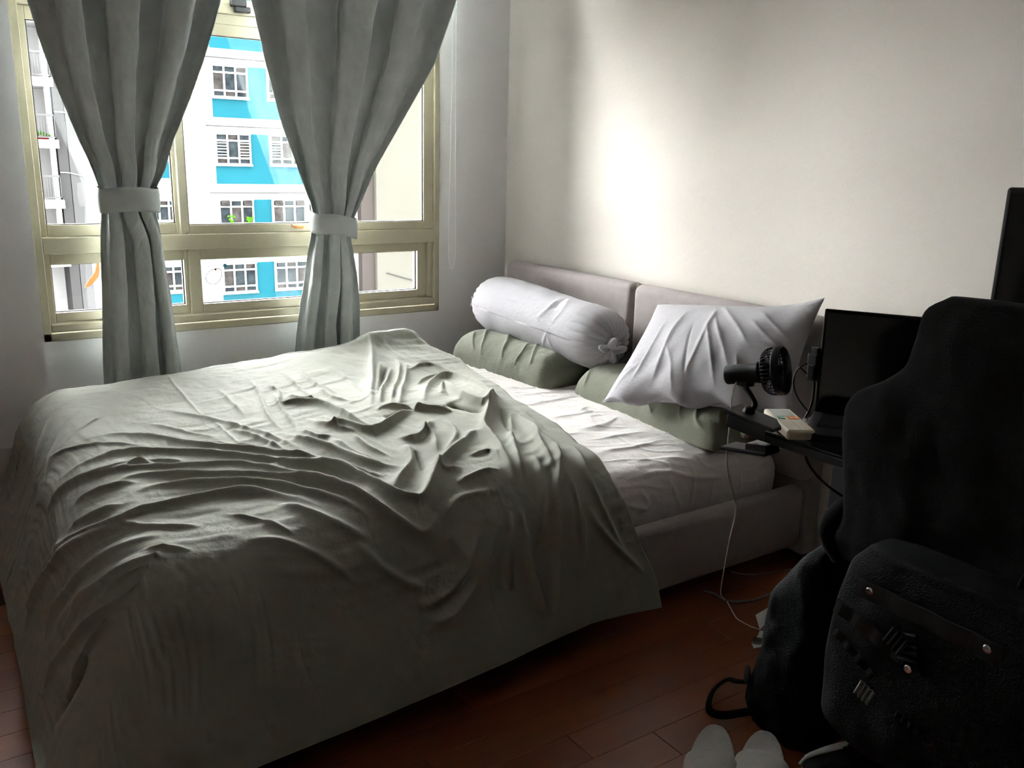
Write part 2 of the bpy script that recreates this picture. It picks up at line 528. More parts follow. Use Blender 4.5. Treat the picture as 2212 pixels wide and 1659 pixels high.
STROKES = {
 'duvet': [
  (4,7,[(-1619,-316),(-1638,-532),(-1654,-926)]),
  (4,7,[(-1642,-988),(-1642,-1235)]),
  (9,14,[(-1724,-785),(-1641,-973),(-1579,-1136),(-1517,-1343)]),
  (7,13,[(-1799,-883),(-1735,-1028),(-1673,-1155)]),
  (13,16,[(-1956,-929),(-1878,-951),(-1802,-1056),(-1722,-1188),(-1605,-1315),(-1511,-1478),(-1472,-1568)]),
  (8,13,[(-2077,-874),(-2001,-963),(-1922,-1025),(-1847,-1090)]),
  (14,16,[(-2065,-1077),(-1976,-1114),(-1888,-1121),(-1765,-1216),(-1651,-1333),(-1518,-1494),(-1469,-1614)]),
  (12,15,[(-2155,-1118),(-2067,-1155),(-1977,-1216),(-1893,-1232),(-1836,-1287)]),
  (11,14,[(-2026,-1201),(-1930,-1247),(-1788,-1303),(-1677,-1361),(-1601,-1463),(-1544,-1555),(-1489,-1685)]),
  (15,16,[(-1994,-1315),(-1925,-1303),(-1832,-1346),(-1685,-1441),(-1603,-1518),(-1558,-1592),(-1498,-1728)]),
  (17,17,[(-1943,-1395),(-1876,-1389),(-1757,-1444),(-1655,-1512),(-1578,-1639),(-1510,-1759)]),
  (16,18,[(-2192,-1266),(-2103,-1407),(-1998,-1503),(-1933,-1497),(-1804,-1494),(-1709,-1515),(-1631,-1617),(-1595,-1682)]),
  (7,12,[(-1996,-1506),(-1948,-1568),(-1841,-1632)]),
  (16,17,[(-1919,-1629),(-1989,-1614),(-2053,-1595),(-2153,-1531),(-2256,-1441),(-2338,-1407)]),
  (18,18,[(-1981,-1534),(-2068,-1475),(-2195,-1343),(-2287,-1269),(-2385,-1222),(-2421,-1207)]),
  (12,15,[(-1945,-1725),(-1996,-1694),(-2034,-1685),(-2098,-1654),(-2192,-1555),(-2279,-1487)]),
  (14,15,[(-2020,-1777),(-2062,-1790),(-2114,-1743),(-2204,-1651),(-2319,-1552),(-2405,-1503)]),
  (9,12,[(-1990,-1746),(-2049,-1716),(-2091,-1709)]),
  (-45,20,[(-2200,-1762),(-2266,-1750),(-2380,-1654)]),
  (6,9,[(-1927,-319),(-1993,-390),(-2060,-458),(-2177,-547),(-2261,-513)]),
  (5,9,[(-1929,-476),(-2017,-575),(-2083,-711),(-2162,-822)]),
  (5,9,[(-1915,-609),(-2009,-757),(-2075,-874),(-2140,-976)]),
  (5,9,[(-1882,-717),(-1972,-825),(-2039,-902)]),
  (14,16,[(-1582,-1355),(-1507,-1463),(-1429,-1589),(-1398,-1605)]),
  (22,18,[(-1605,-1417),(-1489,-1512),(-1437,-1694),(-1395,-1746),(-1365,-1743),(-1318,-1697),(-1246,-1620),(-1148,-1543),(-1068,-1478),(-1048,-1524)]),
  (24,20,[(-1627,-1481),(-1554,-1577),(-1480,-1750),(-1434,-1814),(-1405,-1830),(-1372,-1811),(-1350,-1787)]),
  (14,18,[(-1675,-1614),(-1612,-1722),(-1549,-1793),(-1519,-1802)]),
  (10,16,[(-1783,-1722),(-1722,-1753),(-1644,-1820),(-1583,-1891)]),
  (16,18,[(-1518,-1216),(-1486,-1306),(-1446,-1410),(-1413,-1521),(-1347,-1592)]),
  (20,17,[(-1480,-942),(-1440,-951),(-1381,-976),(-1332,-1062),(-1321,-1219),(-1303,-1327)]),
  (18,16,[(-1422,-1139),(-1393,-1235),(-1357,-1250),(-1312,-1340),(-1187,-1275),(-1110,-1247),(-1013,-1315)]),
  (16,13,[(-1235,-1195),(-1189,-1185),(-1109,-1262),(-1029,-1321)]),
  (-26,16,[(-1242,-1244),(-1173,-1253),(-1068,-1229),(-1014,-1327)]),
  (16,13,[(-940,-615),(-1046,-822),(-1199,-1145)]),
  (15,11,[(-935,-689),(-1079,-926),(-1196,-1151)]),
  (18,12,[(-866,-581),(-906,-698),(-1062,-976),(-1172,-1170)]),
  (18,14,[(-856,-655),(-957,-843),(-1150,-1185)]),
  (-15,10,[(-934,-664),(-1048,-840),(-1184,-1114)]),
  (22,17,[(-842,-310),(-917,-492),(-1071,-818),(-1224,-1148)]),
  (20,16,[(-1075,-1198),(-1008,-1087),(-857,-880),(-783,-874),(-791,-1081),(-834,-1269)]),
  (24,14,[(-983,-1145),(-917,-1040),(-945,-1201),(-918,-1309),(-804,-1155)]),
  (-26,14,[(-1012,-1229),(-988,-1284),(-961,-1358)]),
  (22,15,[(-804,-1155),(-977,-1395),(-1032,-1472),(-1060,-1571),(-1123,-1756),(-1125,-1799)]),
  (18,15,[(-870,-1358),(-985,-1537),(-1077,-1709),(-1113,-1802)]),
  (-22,14,[(-866,-1312),(-958,-1487),(-990,-1592)]),
  (20,16,[(-850,-1333),(-921,-1580),(-945,-1694),(-1003,-1783),(-1039,-1839),(-1067,-1999)]),
  (14,13,[(-894,-1487),(-996,-1734),(-1019,-1793)]),
  (14,14,[(-1278,-1410),(-1223,-1444),(-1129,-1352)]),
  (20,17,[(-1272,-1460),(-1299,-1549),(-1336,-1611),(-1422,-1688)]),
  (-16,14,[(-1271,-1512),(-1314,-1639)]),
  (10,12,[(-1144,-1836),(-1149,-1959)]),
  (14,18,[(-1567,-1802),(-1532,-1864),(-1474,-1922),(-1426,-1950)]),
  (20,20,[(-1264,-1848),(-1296,-1894),(-1350,-1956),(-1415,-1984),(-1463,-1987)]),
  (20,20,[(-1214,-1864),(-1265,-1938),(-1318,-1984),(-1387,-2027),(-1463,-2021)]),
  (18,18,[(-1151,-1879),(-1143,-1968),(-1128,-2083),(-1097,-2123)]),
  (22,18,[(-1049,-1861),(-1078,-2039),(-1093,-2126)]),
  (16,16,[(-940,-1870),(-920,-1925),(-857,-1996),(-770,-2070)]),
  (12,14,[(-964,-1879),(-986,-2046)]),
  (12,13,[(-860,-1642),(-914,-1808),(-885,-1910),(-832,-2015)]),
  (8,10,[(-1299,-544),(-1327,-883),(-1347,-1050)]),
  (8,10,[(-1415,-603),(-1444,-788),(-1500,-1040),(-1510,-1188)]),
  (9,10,[(-1407,-815),(-1442,-976),(-1472,-1192)]),
  (7,10,[(-1534,-643),(-1544,-828),(-1553,-994)]),
  (10,10,[(-1399,-723),(-1388,-800),(-1424,-926)]),
  (5,9,[(-1255,-328),(-1131,-328),(-997,-325),(-904,-307)]),
  (9,12,[(-1092,-1355),(-1122,-1472),(-1211,-1565)]),
  (8,11,[(-1168,-1611),(-1100,-1614),(-1120,-1691)]),
  (10,13,[(-1271,-1728),(-1188,-1713),(-1139,-1719)]),
  (10,14,[(-1358,-1820),(-1289,-1777),(-1198,-1777)]),
  (10,11,[(-1269,-855),(-1276,-985),(-1246,-1056)]),
  (9,10,[(-1247,-584),(-1261,-794),(-1244,-945)]),
  (8,10,[(-1143,-581),(-1143,-744),(-1170,-988)]),
  (9,10,[(-1383,-871),(-1361,-933),(-1315,-970)]),
  (12,12,[(-889,-726),(-778,-698),(-758,-865)]),
  (10,11,[(-935,-883),(-846,-822),(-789,-852)]),
  (12,12,[(-809,-982),(-831,-1136),(-833,-1235)]),
  (10,10,[(-1372,-1145),(-1379,-1262),(-1350,-1324)]),
  (10,11,[(-1469,-1219),(-1447,-1299),(-1410,-1306)]),
  (12,12,[(-1422,-1333),(-1412,-1463),(-1382,-1561)]),
  (9,10,[(-1368,-1333),(-1365,-1441),(-1343,-1506)]),
  (12,12,[(-1188,-1364),(-1185,-1457),(-1226,-1555)]),
  (10,11,[(-1261,-1605),(-1270,-1669),(-1218,-1669)]),
  (10,12,[(-1623,-1096),(-1585,-1219),(-1554,-1343)]),
  (8,10,[(-1733,-1130),(-1664,-1229),(-1597,-1253)]),
  (9,11,[(-1950,-1244),(-1861,-1232),(-1790,-1259)]),
  (10,11,[(-2065,-1281),(-1985,-1318),(-1917,-1346)]),
  (10,12,[(-2102,-1352),(-2025,-1407),(-1967,-1438)]),
  (8,10,[(-1794,-1589),(-1734,-1666),(-1682,-1753)]),
  (7,9,[(-1983,-1657),(-1933,-1688),(-1887,-1719)]),
  (12,14,[(-1353,-1842),(-1321,-1916),(-1354,-1972)]),
  (14,16,[(-1170,-1833),(-1199,-1928),(-1209,-2027)]),
  (12,13,[(-1012,-1679),(-1063,-1811),(-1102,-1919)]),
  (12,13,[(-968,-1759),(-978,-1876),(-988,-1993)]),
  (8,9,[(-808,-1315),(-846,-1444),(-851,-1543)]),
  (7,8,[(-755,-760),(-728,-877),(-777,-1105)]),
  (10,12,[(-2150,-1336),(-2272,-1244),(-2365,-1244)]),
  (12,13,[(-2067,-1685),(-2161,-1614),(-2272,-1540)]),
  (10,13,[(-2115,-1783),(-2189,-1756),(-2274,-1703)]),
 ],
 'PIL': [
  (16,13,[(309,403),(327,291),(327,171),(307,53)]),
  (14,11,[(309,412),(430,295),(512,205)]),
  (16,12,[(194,376),(190,253),(196,118),(185,36)]),
  (12,10,[(119,325),(124,179),(102,57)]),
  (12,10,[(313,314),(386,173),(430,34)]),
  (12,10,[(327,340),(413,213),(466,114)]),
  (10,9,[(472,374),(594,270),(642,241)]),
  (10,9,[(468,321),(558,247),(614,205)]),
  (12,10,[(192,211),(254,118),(285,23)]),
  (12,10,[(110,144),(55,80),(40,13)]),
  (9,8,[(84,129),(9,101)]),
  (-9,9,[(256,314),(305,135),(333,46)]),
  (8,8,[(616,390),(656,407)]),
  (10,9,[(472,182),(512,74)]),
  (8,9,[(521,224),(649,217)]),
 ],
 'OL1': [
  (8,9,[(70,216),(179,135),(228,41)]),
  (9,9,[(200,227),(316,147),(367,49)]),
  (6,8,[(61,178),(116,114),(177,51)]),
  (7,8,[(399,196),(451,120),(445,47)]),
  (6,7,[(420,231),(519,110),(527,55)]),
 ],
 'OL2': [
  (6,9,[(40,143),(68,79),(70,35)]),
  (9,10,[(527,132),(555,64),(581,46)]),
  (10,11,[(602,139),(621,75),(663,44)]),
  (8,9,[(393,79),(438,39)]),
  (7,9,[(658,163),(691,101)]),
 ],
 'BOL': [
  (8,11,[(581,145),(584,84),(551,30)]),
  (8,11,[(616,173),(664,94),(643,30)]),
  (-7,12,[(601,157),(619,80)]),
  (6,9,[(788,162),(859,169),(880,330)]),
  (6,8,[(770,213),(850,234),(856,349)]),
  (6,8,[(827,103),(874,105),(883,370)]),
  (5,7,[(815,234),(844,290),(856,349)]),
  (5,8,[(841,44),(877,35),(880,391)]),
  (5,8,[(258,63),(397,73)]),
  (5,8,[(406,2),(622,693),(767,7)]),
 ],
 'MAT': [
  (4,9,[(-551,371),(-470,530),(-374,586)]),
  (4,9,[(-581,772),(-459,870),(-264,866)]),
  (5,10,[(-599,923),(-463,961),(-323,999)]),
  (5,9,[(-654,1063),(-441,1044),(-297,1048)]),
  (4,8,[(-636,1226),(-522,1226),(-433,1215)]),
  (5,8,[(-503,1203),(-441,1173),(-437,1245)]),
  (5,9,[(-647,1362),(-536,1366),(-415,1313)]),
  (4,8,[(-673,1442),(-566,1468),(-429,1468)]),
  (5,9,[(-684,1544),(-555,1563),(-433,1555)]),
  (4,8,[(-673,1638),(-544,1653),(-444,1691)]),
  (4,8,[(-429,1510),(-334,1536),(-334,1616)]),
  (4,8,[(-547,1332),(-503,1264),(-441,1275)]),
  (5,9,[(-710,1706),(-588,1706),(-477,1744),(-341,1767)]),
  (5,8,[(-691,1744),(-662,1790),(-695,1812)]),
  (4,8,[(-570,1748),(-529,1831)]),
  (4,8,[(-400,1771),(-411,1873)]),
  (4,8,[(-282,1778),(-289,1877)]),
  (5,8,[(-747,1775),(-658,1805)]),
  (3,7,[(-470,1699),(-492,1839)]),
 ],
 'CL': [
 ],
 'CR': [
 ],
}

# ------------------------------------------------------------------ materials
M = {}
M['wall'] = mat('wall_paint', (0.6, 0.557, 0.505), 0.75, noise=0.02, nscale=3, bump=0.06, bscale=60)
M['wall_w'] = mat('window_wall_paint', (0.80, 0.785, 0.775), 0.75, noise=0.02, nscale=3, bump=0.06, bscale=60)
M['ceiling'] = mat('ceiling_paint', (0.80, 0.79, 0.77), 0.9, noise=0.02, nscale=2)
M['frame'] = mat('champagne_aluminium', (0.43, 0.39, 0.275), 0.38, metal=0.25, noise=0.03, nscale=20)
M['seal'] = mat('rubber_seal', (0.03, 0.03, 0.03), 0.6, noise=0.1)
M['black_metal'] = mat('black_metal', (0.015, 0.015, 0.016), 0.4, noise=0.1)
M['curtain'] = mat('curtain_cloth', (0.56, 0.6, 0.6), 0.85, noise=0.08, nscale=14, bump=0.25, bscale=500, sheen=0.15)
M['duvet'] = mat('olive_grey_cotton', (0.27, 0.268, 0.222), 0.85, noise=0.04, nscale=10, bump=0.12, bscale=90, sheen=0.10)
M['olive'] = mat('olive_green_cotton', (0.165, 0.172, 0.125), 0.85, noise=0.05, nscale=12, bump=0.15, bscale=120, sheen=0.10)
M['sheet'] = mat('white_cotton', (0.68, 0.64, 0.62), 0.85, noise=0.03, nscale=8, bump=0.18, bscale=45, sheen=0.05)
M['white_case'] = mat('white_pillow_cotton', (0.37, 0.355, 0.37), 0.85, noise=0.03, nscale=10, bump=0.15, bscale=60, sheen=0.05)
M['mauve'] = mat('mauve_grey_upholstery', (0.33, 0.285, 0.275), 0.85, noise=0.05, nscale=30, bump=0.3, bscale=400, sheen=0.1)
M['black_gloss'] = mat('black_laminate', (0.012, 0.012, 0.014), 0.22, noise=0.1)
M['black_matte'] = mat('black_plastic', (0.009, 0.0095, 0.0105), 0.5, spec=0.3, noise=0.1, nscale=30)
M['screen'] = mat('dark_screen_glass', (0.006, 0.008, 0.011), 0.12, noise=0.1)
M['black_cloth'] = mat('black_cloth', (0.011, 0.0112, 0.0112), 0.95, spec=0.15, noise=0.2, nscale=40, bump=0.12, bscale=300)
M['black_nylon'] = mat('black_nylon', (0.0035, 0.0036, 0.004), 0.75, spec=0.15, noise=0.2, nscale=30, bump=0.4, bscale=350)
M['webbing'] = mat('dark_webbing', (0.012, 0.012, 0.012), 0.6, spec=0.3, noise=0.2, nscale=60)
M['snap'] = mat('silver_snap', (0.75, 0.75, 0.74), 0.22, metal=1.0, noise=0.05)
M['grey_patch'] = mat('grey_reflective_patch', (0.16, 0.165, 0.16), 0.5, noise=0.2, nscale=80)
M['cream'] = mat('cream_plastic', (0.72, 0.64, 0.50), 0.4, noise=0.03)
M['lcd'] = mat('lcd_window', (0.33, 0.38, 0.33), 0.25, noise=0.05)
M['green'] = mat('green_button', (0.10, 0.42, 0.26), 0.4, noise=0.05)
M['orange'] = mat('orange_plastic', (0.85, 0.30, 0.08), 0.4, noise=0.05)
M['cable_w'] = mat('white_cable', (0.60, 0.58, 0.54), 0.5, noise=0.05)
M['cable_g'] = mat('grey_cable', (0.20, 0.21, 0.22), 0.5, noise=0.05)
M['paper'] = mat('white_paper_tag', (0.70, 0.69, 0.66), 0.8, noise=0.04)
M['ink'] = mat('printed_ink', (0.05, 0.045, 0.045), 0.8, noise=0.1)
M['slipper'] = mat('white_terry', (0.62, 0.59, 0.55), 0.95, noise=0.05, nscale=60, bump=0.6, bscale=500)
M['shoe_grey'] = mat('pale_grey_trim', (0.62, 0.64, 0.63), 0.25, noise=0.05)
M['shoe_orange'] = mat('orange_tan_sole', (0.48, 0.20, 0.08), 0.5, noise=0.1)
M['bead'] = mat('bead_chain', (0.92, 0.91, 0.86), 0.35, noise=0.03)
M['fac_white'] = mat('facade_white', (0.07, 0.07, 0.069), 0.8, spec=0.0, noise=0.02, nscale=0.5)
M['fac_blue'] = mat('facade_cyan', (0.002, 0.0135, 0.0175), 0.8, spec=0.0, noise=0.10, nscale=0.35)
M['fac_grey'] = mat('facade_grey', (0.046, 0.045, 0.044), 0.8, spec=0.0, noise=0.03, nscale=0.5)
M['fac_dark'] = mat('facade_dark_grey', (0.0085, 0.0084, 0.0083), 0.8, spec=0.0, noise=0.03, nscale=0.5)  # darker facade grey for end wall, ledges, joints and cable
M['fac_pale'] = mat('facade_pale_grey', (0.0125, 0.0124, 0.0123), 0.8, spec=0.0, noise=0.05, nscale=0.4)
M['fac_rail'] = mat('railing_pale_grey', (0.016, 0.016, 0.016), 0.6, spec=0.0, noise=0.03)
M['fac_taupe'] = mat('facade_taupe', (0.009, 0.0078, 0.0072), 0.8, spec=0.0, noise=0.03, nscale=0.5)
M['fac_cream'] = mat('facade_cream', (0.0185, 0.0178, 0.015), 0.8, spec=0.0, noise=0.02, nscale=0.5)
M['fac_pane'] = mat('far_window_pane', (0.0042, 0.0052, 0.0058), 0.25, spec=0.0, noise=0.5, nscale=2.5)
M['fac_pane2'] = mat('far_window_pane_warm', (0.0066, 0.006, 0.0057), 0.3, spec=0.0, noise=0.5, nscale=3)
M['leaf'] = mat('leaf_green', (0.008, 0.022, 0.002), 0.6, spec=0.0, noise=0.2, nscale=20)
M['terracotta'] = mat('red_planter', (0.02, 0.0015, 0.001), 0.6, spec=0.0, noise=0.1)
M['concrete'] = mat('ground_concrete', (0.34, 0.33, 0.31), 0.9, noise=0.1, nscale=0.3)
M['sticker_o'] = mat('orange_sticker', (0.80, 0.30, 0.07), 0.5, noise=0.15, nscale=30)
M['sticker_l'] = mat('sticker_outline', (0.10, 0.09, 0.07), 0.6, noise=0.1)
M['sticker_b'] = mat('cyan_sticker', (0.02, 0.36, 0.45), 0.5, noise=0.05)
M['dark_brown'] = mat('dark_brown_surface', (0.06, 0.045, 0.035), 0.5, noise=0.2, nscale=6)  # dark brown, picked so the unseen rear wall bounces little light


def glass_mat():
    m = bpy.data.materials.new('window_glass')
    m.use_nodes = True
    nt = m.node_tree
    for n in list(nt.nodes):
        nt.nodes.remove(n)
    o = nt.nodes.new('ShaderNodeOutputMaterial')
    t = nt.nodes.new('ShaderNodeBsdfTransparent')
    t.inputs['Color'].default_value = (0.95, 0.97, 0.96, 1)
    g = nt.nodes.new('ShaderNodeBsdfGlossy')
    g.inputs['Roughness'].default_value = 0.02
    fr = nt.nodes.new('ShaderNodeFresnel')
    fr.inputs['IOR'].default_value = 1.45
    mx = nt.nodes.new('ShaderNodeMixShader')
    nt.links.new(fr.outputs['Fac'], mx.inputs['Fac'])
    nt.links.new(t.outputs['BSDF'], mx.inputs[1])
    nt.links.new(g.outputs['BSDF'], mx.inputs[2])
    nt.links.new(mx.outputs['Shader'], o.inputs['Surface'])
    return m


M['glass'] = glass_mat()


def plank_mat():
    m = mat('red_brown_timber', (0.16, 0.038, 0.015), 0.33, bump=0.05, bscale=30, stretch=(1, 14, 1))
    nt = m.node_tree
    b = nt.nodes['Principled BSDF']
    oi = nt.nodes.new('ShaderNodeObjectInfo')
    tc = nt.nodes.new('ShaderNodeTexCoord')
    mp = nt.nodes.new('ShaderNodeMapping')
    mp.inputs['Scale'].default_value = (1.2, 22, 1)
    nz = nt.nodes.new('ShaderNodeTexNoise')
    nz.inputs['Scale'].default_value = 3
    nz.inputs['Detail'].default_value = 6
    nt.links.new(tc.outputs['Object'], mp.inputs['Vector'])
    nt.links.new(mp.outputs['Vector'], nz.inputs['Vector'])
    ad = nt.nodes.new('ShaderNodeMath')
    ad.operation = 'MULTIPLY_ADD'
    ad.inputs[1].default_value = 0.5
    nt.links.new(oi.outputs['Random'], ad.inputs[0])
    m2 = nt.nodes.new('ShaderNodeMath')
    m2.operation = 'MULTIPLY'
    m2.inputs[1].default_value = 0.5
    nt.links.new(nz.outputs['Fac'], m2.inputs[0])
    nt.links.new(m2.outputs[0], ad.inputs[2])
    rp = nt.nodes.new('ShaderNodeValToRGB')
    rp.color_ramp.elements[0].color = (0.125, 0.024, 0.010, 1)
    rp.color_ramp.elements[1].color = (0.300, 0.085, 0.028, 1)
    nt.links.new(ad.outputs[0], rp.inputs['Fac'])
    nt.links.new(rp.outputs['Color'], b.inputs['Base Color'])
    return m


M['plank'] = plank_mat()

# ------------------------------------------------------------------ the room
XL, XR, YB, ZC = -3.15, 0.0, -4.6, 2.60
struct = lambda o: tag(o, kind='structure')

floor = struct(box('floor', XL - 0.1, XR + 0.1, YB - 0.1, 0.1, -0.12, -0.012, M['dark_brown']))
pw = 0.092
lens = [1.22, 0.92, 1.05]
meshes = {}
row = 0
y = -0.02
while y - pw > -3.3:
    x = XR - 0.002 - rng.choice([0.0, 0.3, 0.6])
    first = XR - 0.002 - x
    segs = []
    if first > 0.05:
        segs.append((XR - 0.002, x))
    while x > XL + 0.01:
        x2 = max(XL + 0.002, x - rng.choice(lens))
        segs.append((x, x2))
        x = x2
    for a, b in segs:
        L = round(a - b, 3)
        if L < 0.03:
            continue
        if L not in meshes:
            bm = bmesh.new()
            bbox(bm, -L + 0.0008, -0.0008, -pw + 0.0003, -0.0003, -0.012, 0.0, 0.0006, 1)
            me = bpy.data.meshes.new('plank')
            bm.to_mesh(me)
            bm.free()
            me.materials.append(M['plank'])
            meshes[L] = me
        o = bpy.data.objects.new('plank', meshes[L])
        o.location = (a, y, 0)
        link(o, floor)
    y -= pw
    row += 1
box('floor_rest', XL, XR, YB, y, -0.012, 0.0, M['plank'], floor)

# head wall, window wall with its opening, the pier on the left, the rest of the room
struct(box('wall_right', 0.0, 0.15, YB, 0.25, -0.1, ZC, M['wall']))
WX0, WX1, WZ0, WZ1 = -1.955, -0.357, 0.568, 2.30
bm = bmesh.new()
bbox(bm, WX1, 0.0, 0.0, 0.16, -0.1, ZC)
bbox(bm, XL, WX0, 0.0, 0.16, -0.1, ZC)
bbox(bm, WX0, WX1, 0.0, 0.16, -0.1, WZ0)
bbox(bm, WX0, WX1, 0.0, 0.16, WZ1, ZC)
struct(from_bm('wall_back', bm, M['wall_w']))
pier = struct(box('wall_left_pier', XL, -1.9605, -0.045, 0.0, 0.0, ZC, M['wall_w']))
pier.name = 'wall_pier'
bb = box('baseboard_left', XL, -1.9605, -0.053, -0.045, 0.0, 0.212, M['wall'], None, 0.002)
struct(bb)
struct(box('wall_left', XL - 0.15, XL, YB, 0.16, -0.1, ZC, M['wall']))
struct(box('wall_front', XL - 0.15, 0.15, YB - 0.15, YB, -0.1, ZC, M['dark_brown']))  # unseen wall behind the camera, coloured dark to cut bounced light
struct(box('ceiling', XL - 0.15, 0.15, YB - 0.15, 0.25, ZC, ZC + 0.12, M['ceiling']))

# ------------------------------------------------------------------ window
FR = M['frame']
win = empty('window_1', ((WX0 + WX1) / 2, 0.0, WZ0))
struct(win)
tag(win, 'wide champagne aluminium window with low fixed panes under sliding sashes')
bm = bmesh.new()
bbox(bm, WX0, WX0 + 0.026, -0.006, 0.10, WZ0, WZ1, 0.002, 1)
bbox(bm, WX1 - 0.024, WX1, -0.006, 0.10, WZ0, WZ1, 0.002, 1)
bbox(bm, WX0, WX1, -0.006, 0.10, WZ1 - 0.03, WZ1, 0.002, 1)
bbox(bm, WX0, WX1, -0.006, 0.02, WZ0, WZ0 + 0.028, 0.002, 1)
from_bm('outer_frame', bm, FR, win)
box('bottom_sill', WX0 + 0.026, WX1 - 0.024, -0.004, 0.10, WZ0 + 0.031, 0.628, FR, win, 0.003, 1)
box('middle_transom', WX0 + 0.026, WX1 - 0.024, -0.005, 0.10, 0.876, 0.934, FR, win, 0.002, 1)
bm = bmesh.new()
bbox(bm, WX0 + 0.026, WX1 - 0.024, -0.004, 0.10, 1.731, 1.768, 0.002, 1)
bbox(bm, WX0 + 0.026, WX1 - 0.024, 0.004, 0.10, 1.694, 1.731, 0.002, 1)
from_bm('upper_transom', bm, FR, win)


def sash(x0, x1, z0, z1, y0, y1, wl, wr, wb, wt, name, parent):
    bm = bmesh.new()
    bbox(bm, x0, x0 + wl, y0, y1, z0, z1, 0.002, 1)
    bbox(bm, x1 - wr, x1, y0, y1, z0, z1, 0.002, 1)
    bbox(bm, x0 + wl, x1 - wr, y0, y1, z0, z0 + wb, 0.002, 1)
    bbox(bm, x0 + wl, x1 - wr, y0, y1, z1 - wt, z1, 0.002, 1)
    s = from_bm(name, bm, FR, parent)
    ym = (y0 + y1) / 2
    bm = bmesh.new()
    for a in ((x0 + wl, x0 + wl + 0.004, z0 + wb, z1 - wt), (x1 - wr - 0.004, x1 - wr, z0 + wb, z1 - wt),
              (x0 + wl, x1 - wr, z0 + wb, z0 + wb + 0.003), (x0 + wl, x1 - wr, z1 - wt - 0.003, z1 - wt)):
        bbox(bm, a[0], a[1], ym - 0.006, ym + 0.006, a[2], a[3])
    from_bm('seal', bm, M['seal'], s)
    bm = bmesh.new()
    bbox(bm, x0 + wl * 0.7, x1 - wr * 0.7, ym - 0.0025, ym + 0.0025, z0 + wb * 0.7, z1 - wt * 0.7)
    from_bm('pane', bm, M['glass'], s)
    return s


XM1, XM2 = -1.440, -0.915
# lower fixed panes, set back
Z0, Z1 = 0.630, 0.876
ys0, ys1 = 0.030, 0.078
sash(WX0 + 0.026, XM1 + 0.002, Z0, Z1, ys0, ys1, 0.022, 0.014, 0.034, 0.040, 'lower_sash', win)
sash(XM1 + 0.004, XM2, Z0, Z1, ys0 - 0.012, ys1 - 0.012, 0.045, 0.03, 0.034, 0.040, 'lower_sash', win)
sash(XM2 + 0.002, WX1 - 0.046, Z0, Z1, ys0, ys1, 0.03, 0.045, 0.034, 0.040, 'lower_sash', win)
box('lower_jamb', WX1 - 0.046, WX1 - 0.024, 0.012, 0.10, Z0, Z1, FR, win, 0.002, 1)
# upper sliding sashes
sash(WX0 + 0.026, XM1 - 0.012, 0.935, 1.694, 0.030, 0.060, 0.022, 0.020, 0.040, 0.044, 'upper_sash', win)
sash(XM1 - 0.020, XM2, 0.935, 1.694, 0.004, 0.030, 0.030, 0.030, 0.034, 0.040, 'upper_sash', win)
sash(XM2 - 0.01, WX1 - 0.024, 0.935, 1.694, 0.006, 0.036, 0.030, 0.048, 0.034, 0.040, 'upper_sash', win)
# fanlight
sash(WX0 + 0.026, XM1, 1.768, WZ1 - 0.03, 0.02, 0.05, 0.03, 0.02, 0.02, 0.03, 'fanlight', win)
fl = sash(XM1, WX1 - 0.024, 1.768, WZ1 - 0.03, 0.02, 0.05, 0.02, 0.03, 0.02, 0.03, 'fanlight', win)
# catches
bm = bmesh.new()
bbox(bm, -1.237, -1.18, -0.030, -0.004, 1.757, 1.782, 0.003, 1)
bbox(bm, -1.222, -1.165, -0.026, -0.004, 1.738, 1.758, 0.003, 1)
tag(from_bm('fanlight_latch', bm, M['black_metal'], win), 'black latch on the transom')
bm = bmesh.new()
bbox(bm, -1.500, -1.484, 0.004, 0.034, 1.245, 1.305, 0.003, 1)
bbox(bm, -1.498, -1.486, -0.012, 0.004, 1.255, 1.275, 0.003, 1)
tag(from_bm('sash_handle', bm, M['black_metal'], win), 'black handle on the left sash')
bm = bmesh.new()
bbox(bm, -1.022, -0.985, -0.020, 0.008, 0.950, 0.963, 0.005, 2)
bbox(bm, -1.030, -1.012, -0.018, 0.000, 0.953, 0.966, 0.006, 2)
tag(from_bm('sash_lock', bm, M['orange'], win, True), 'orange lock tab on the sash rail')

# stickers on the lower glass
YG = 0.050


def sticker(name, pts, m, y, th=0.0008):
    bm = bmesh.new()
    a = [bm.verts.new((px, y, pz)) for px, pz in pts]
    c = [bm.verts.new((px, y - th, pz)) for px, pz in pts]
    bm.faces.new(a)
    bm.faces.new(c[::-1])
    for i in range(len(a)):
        j = (i + 1) % len(a)
        bm.faces.new((a[i], a[j], c[j], c[i]))
    return from_bm(name, bm, m)


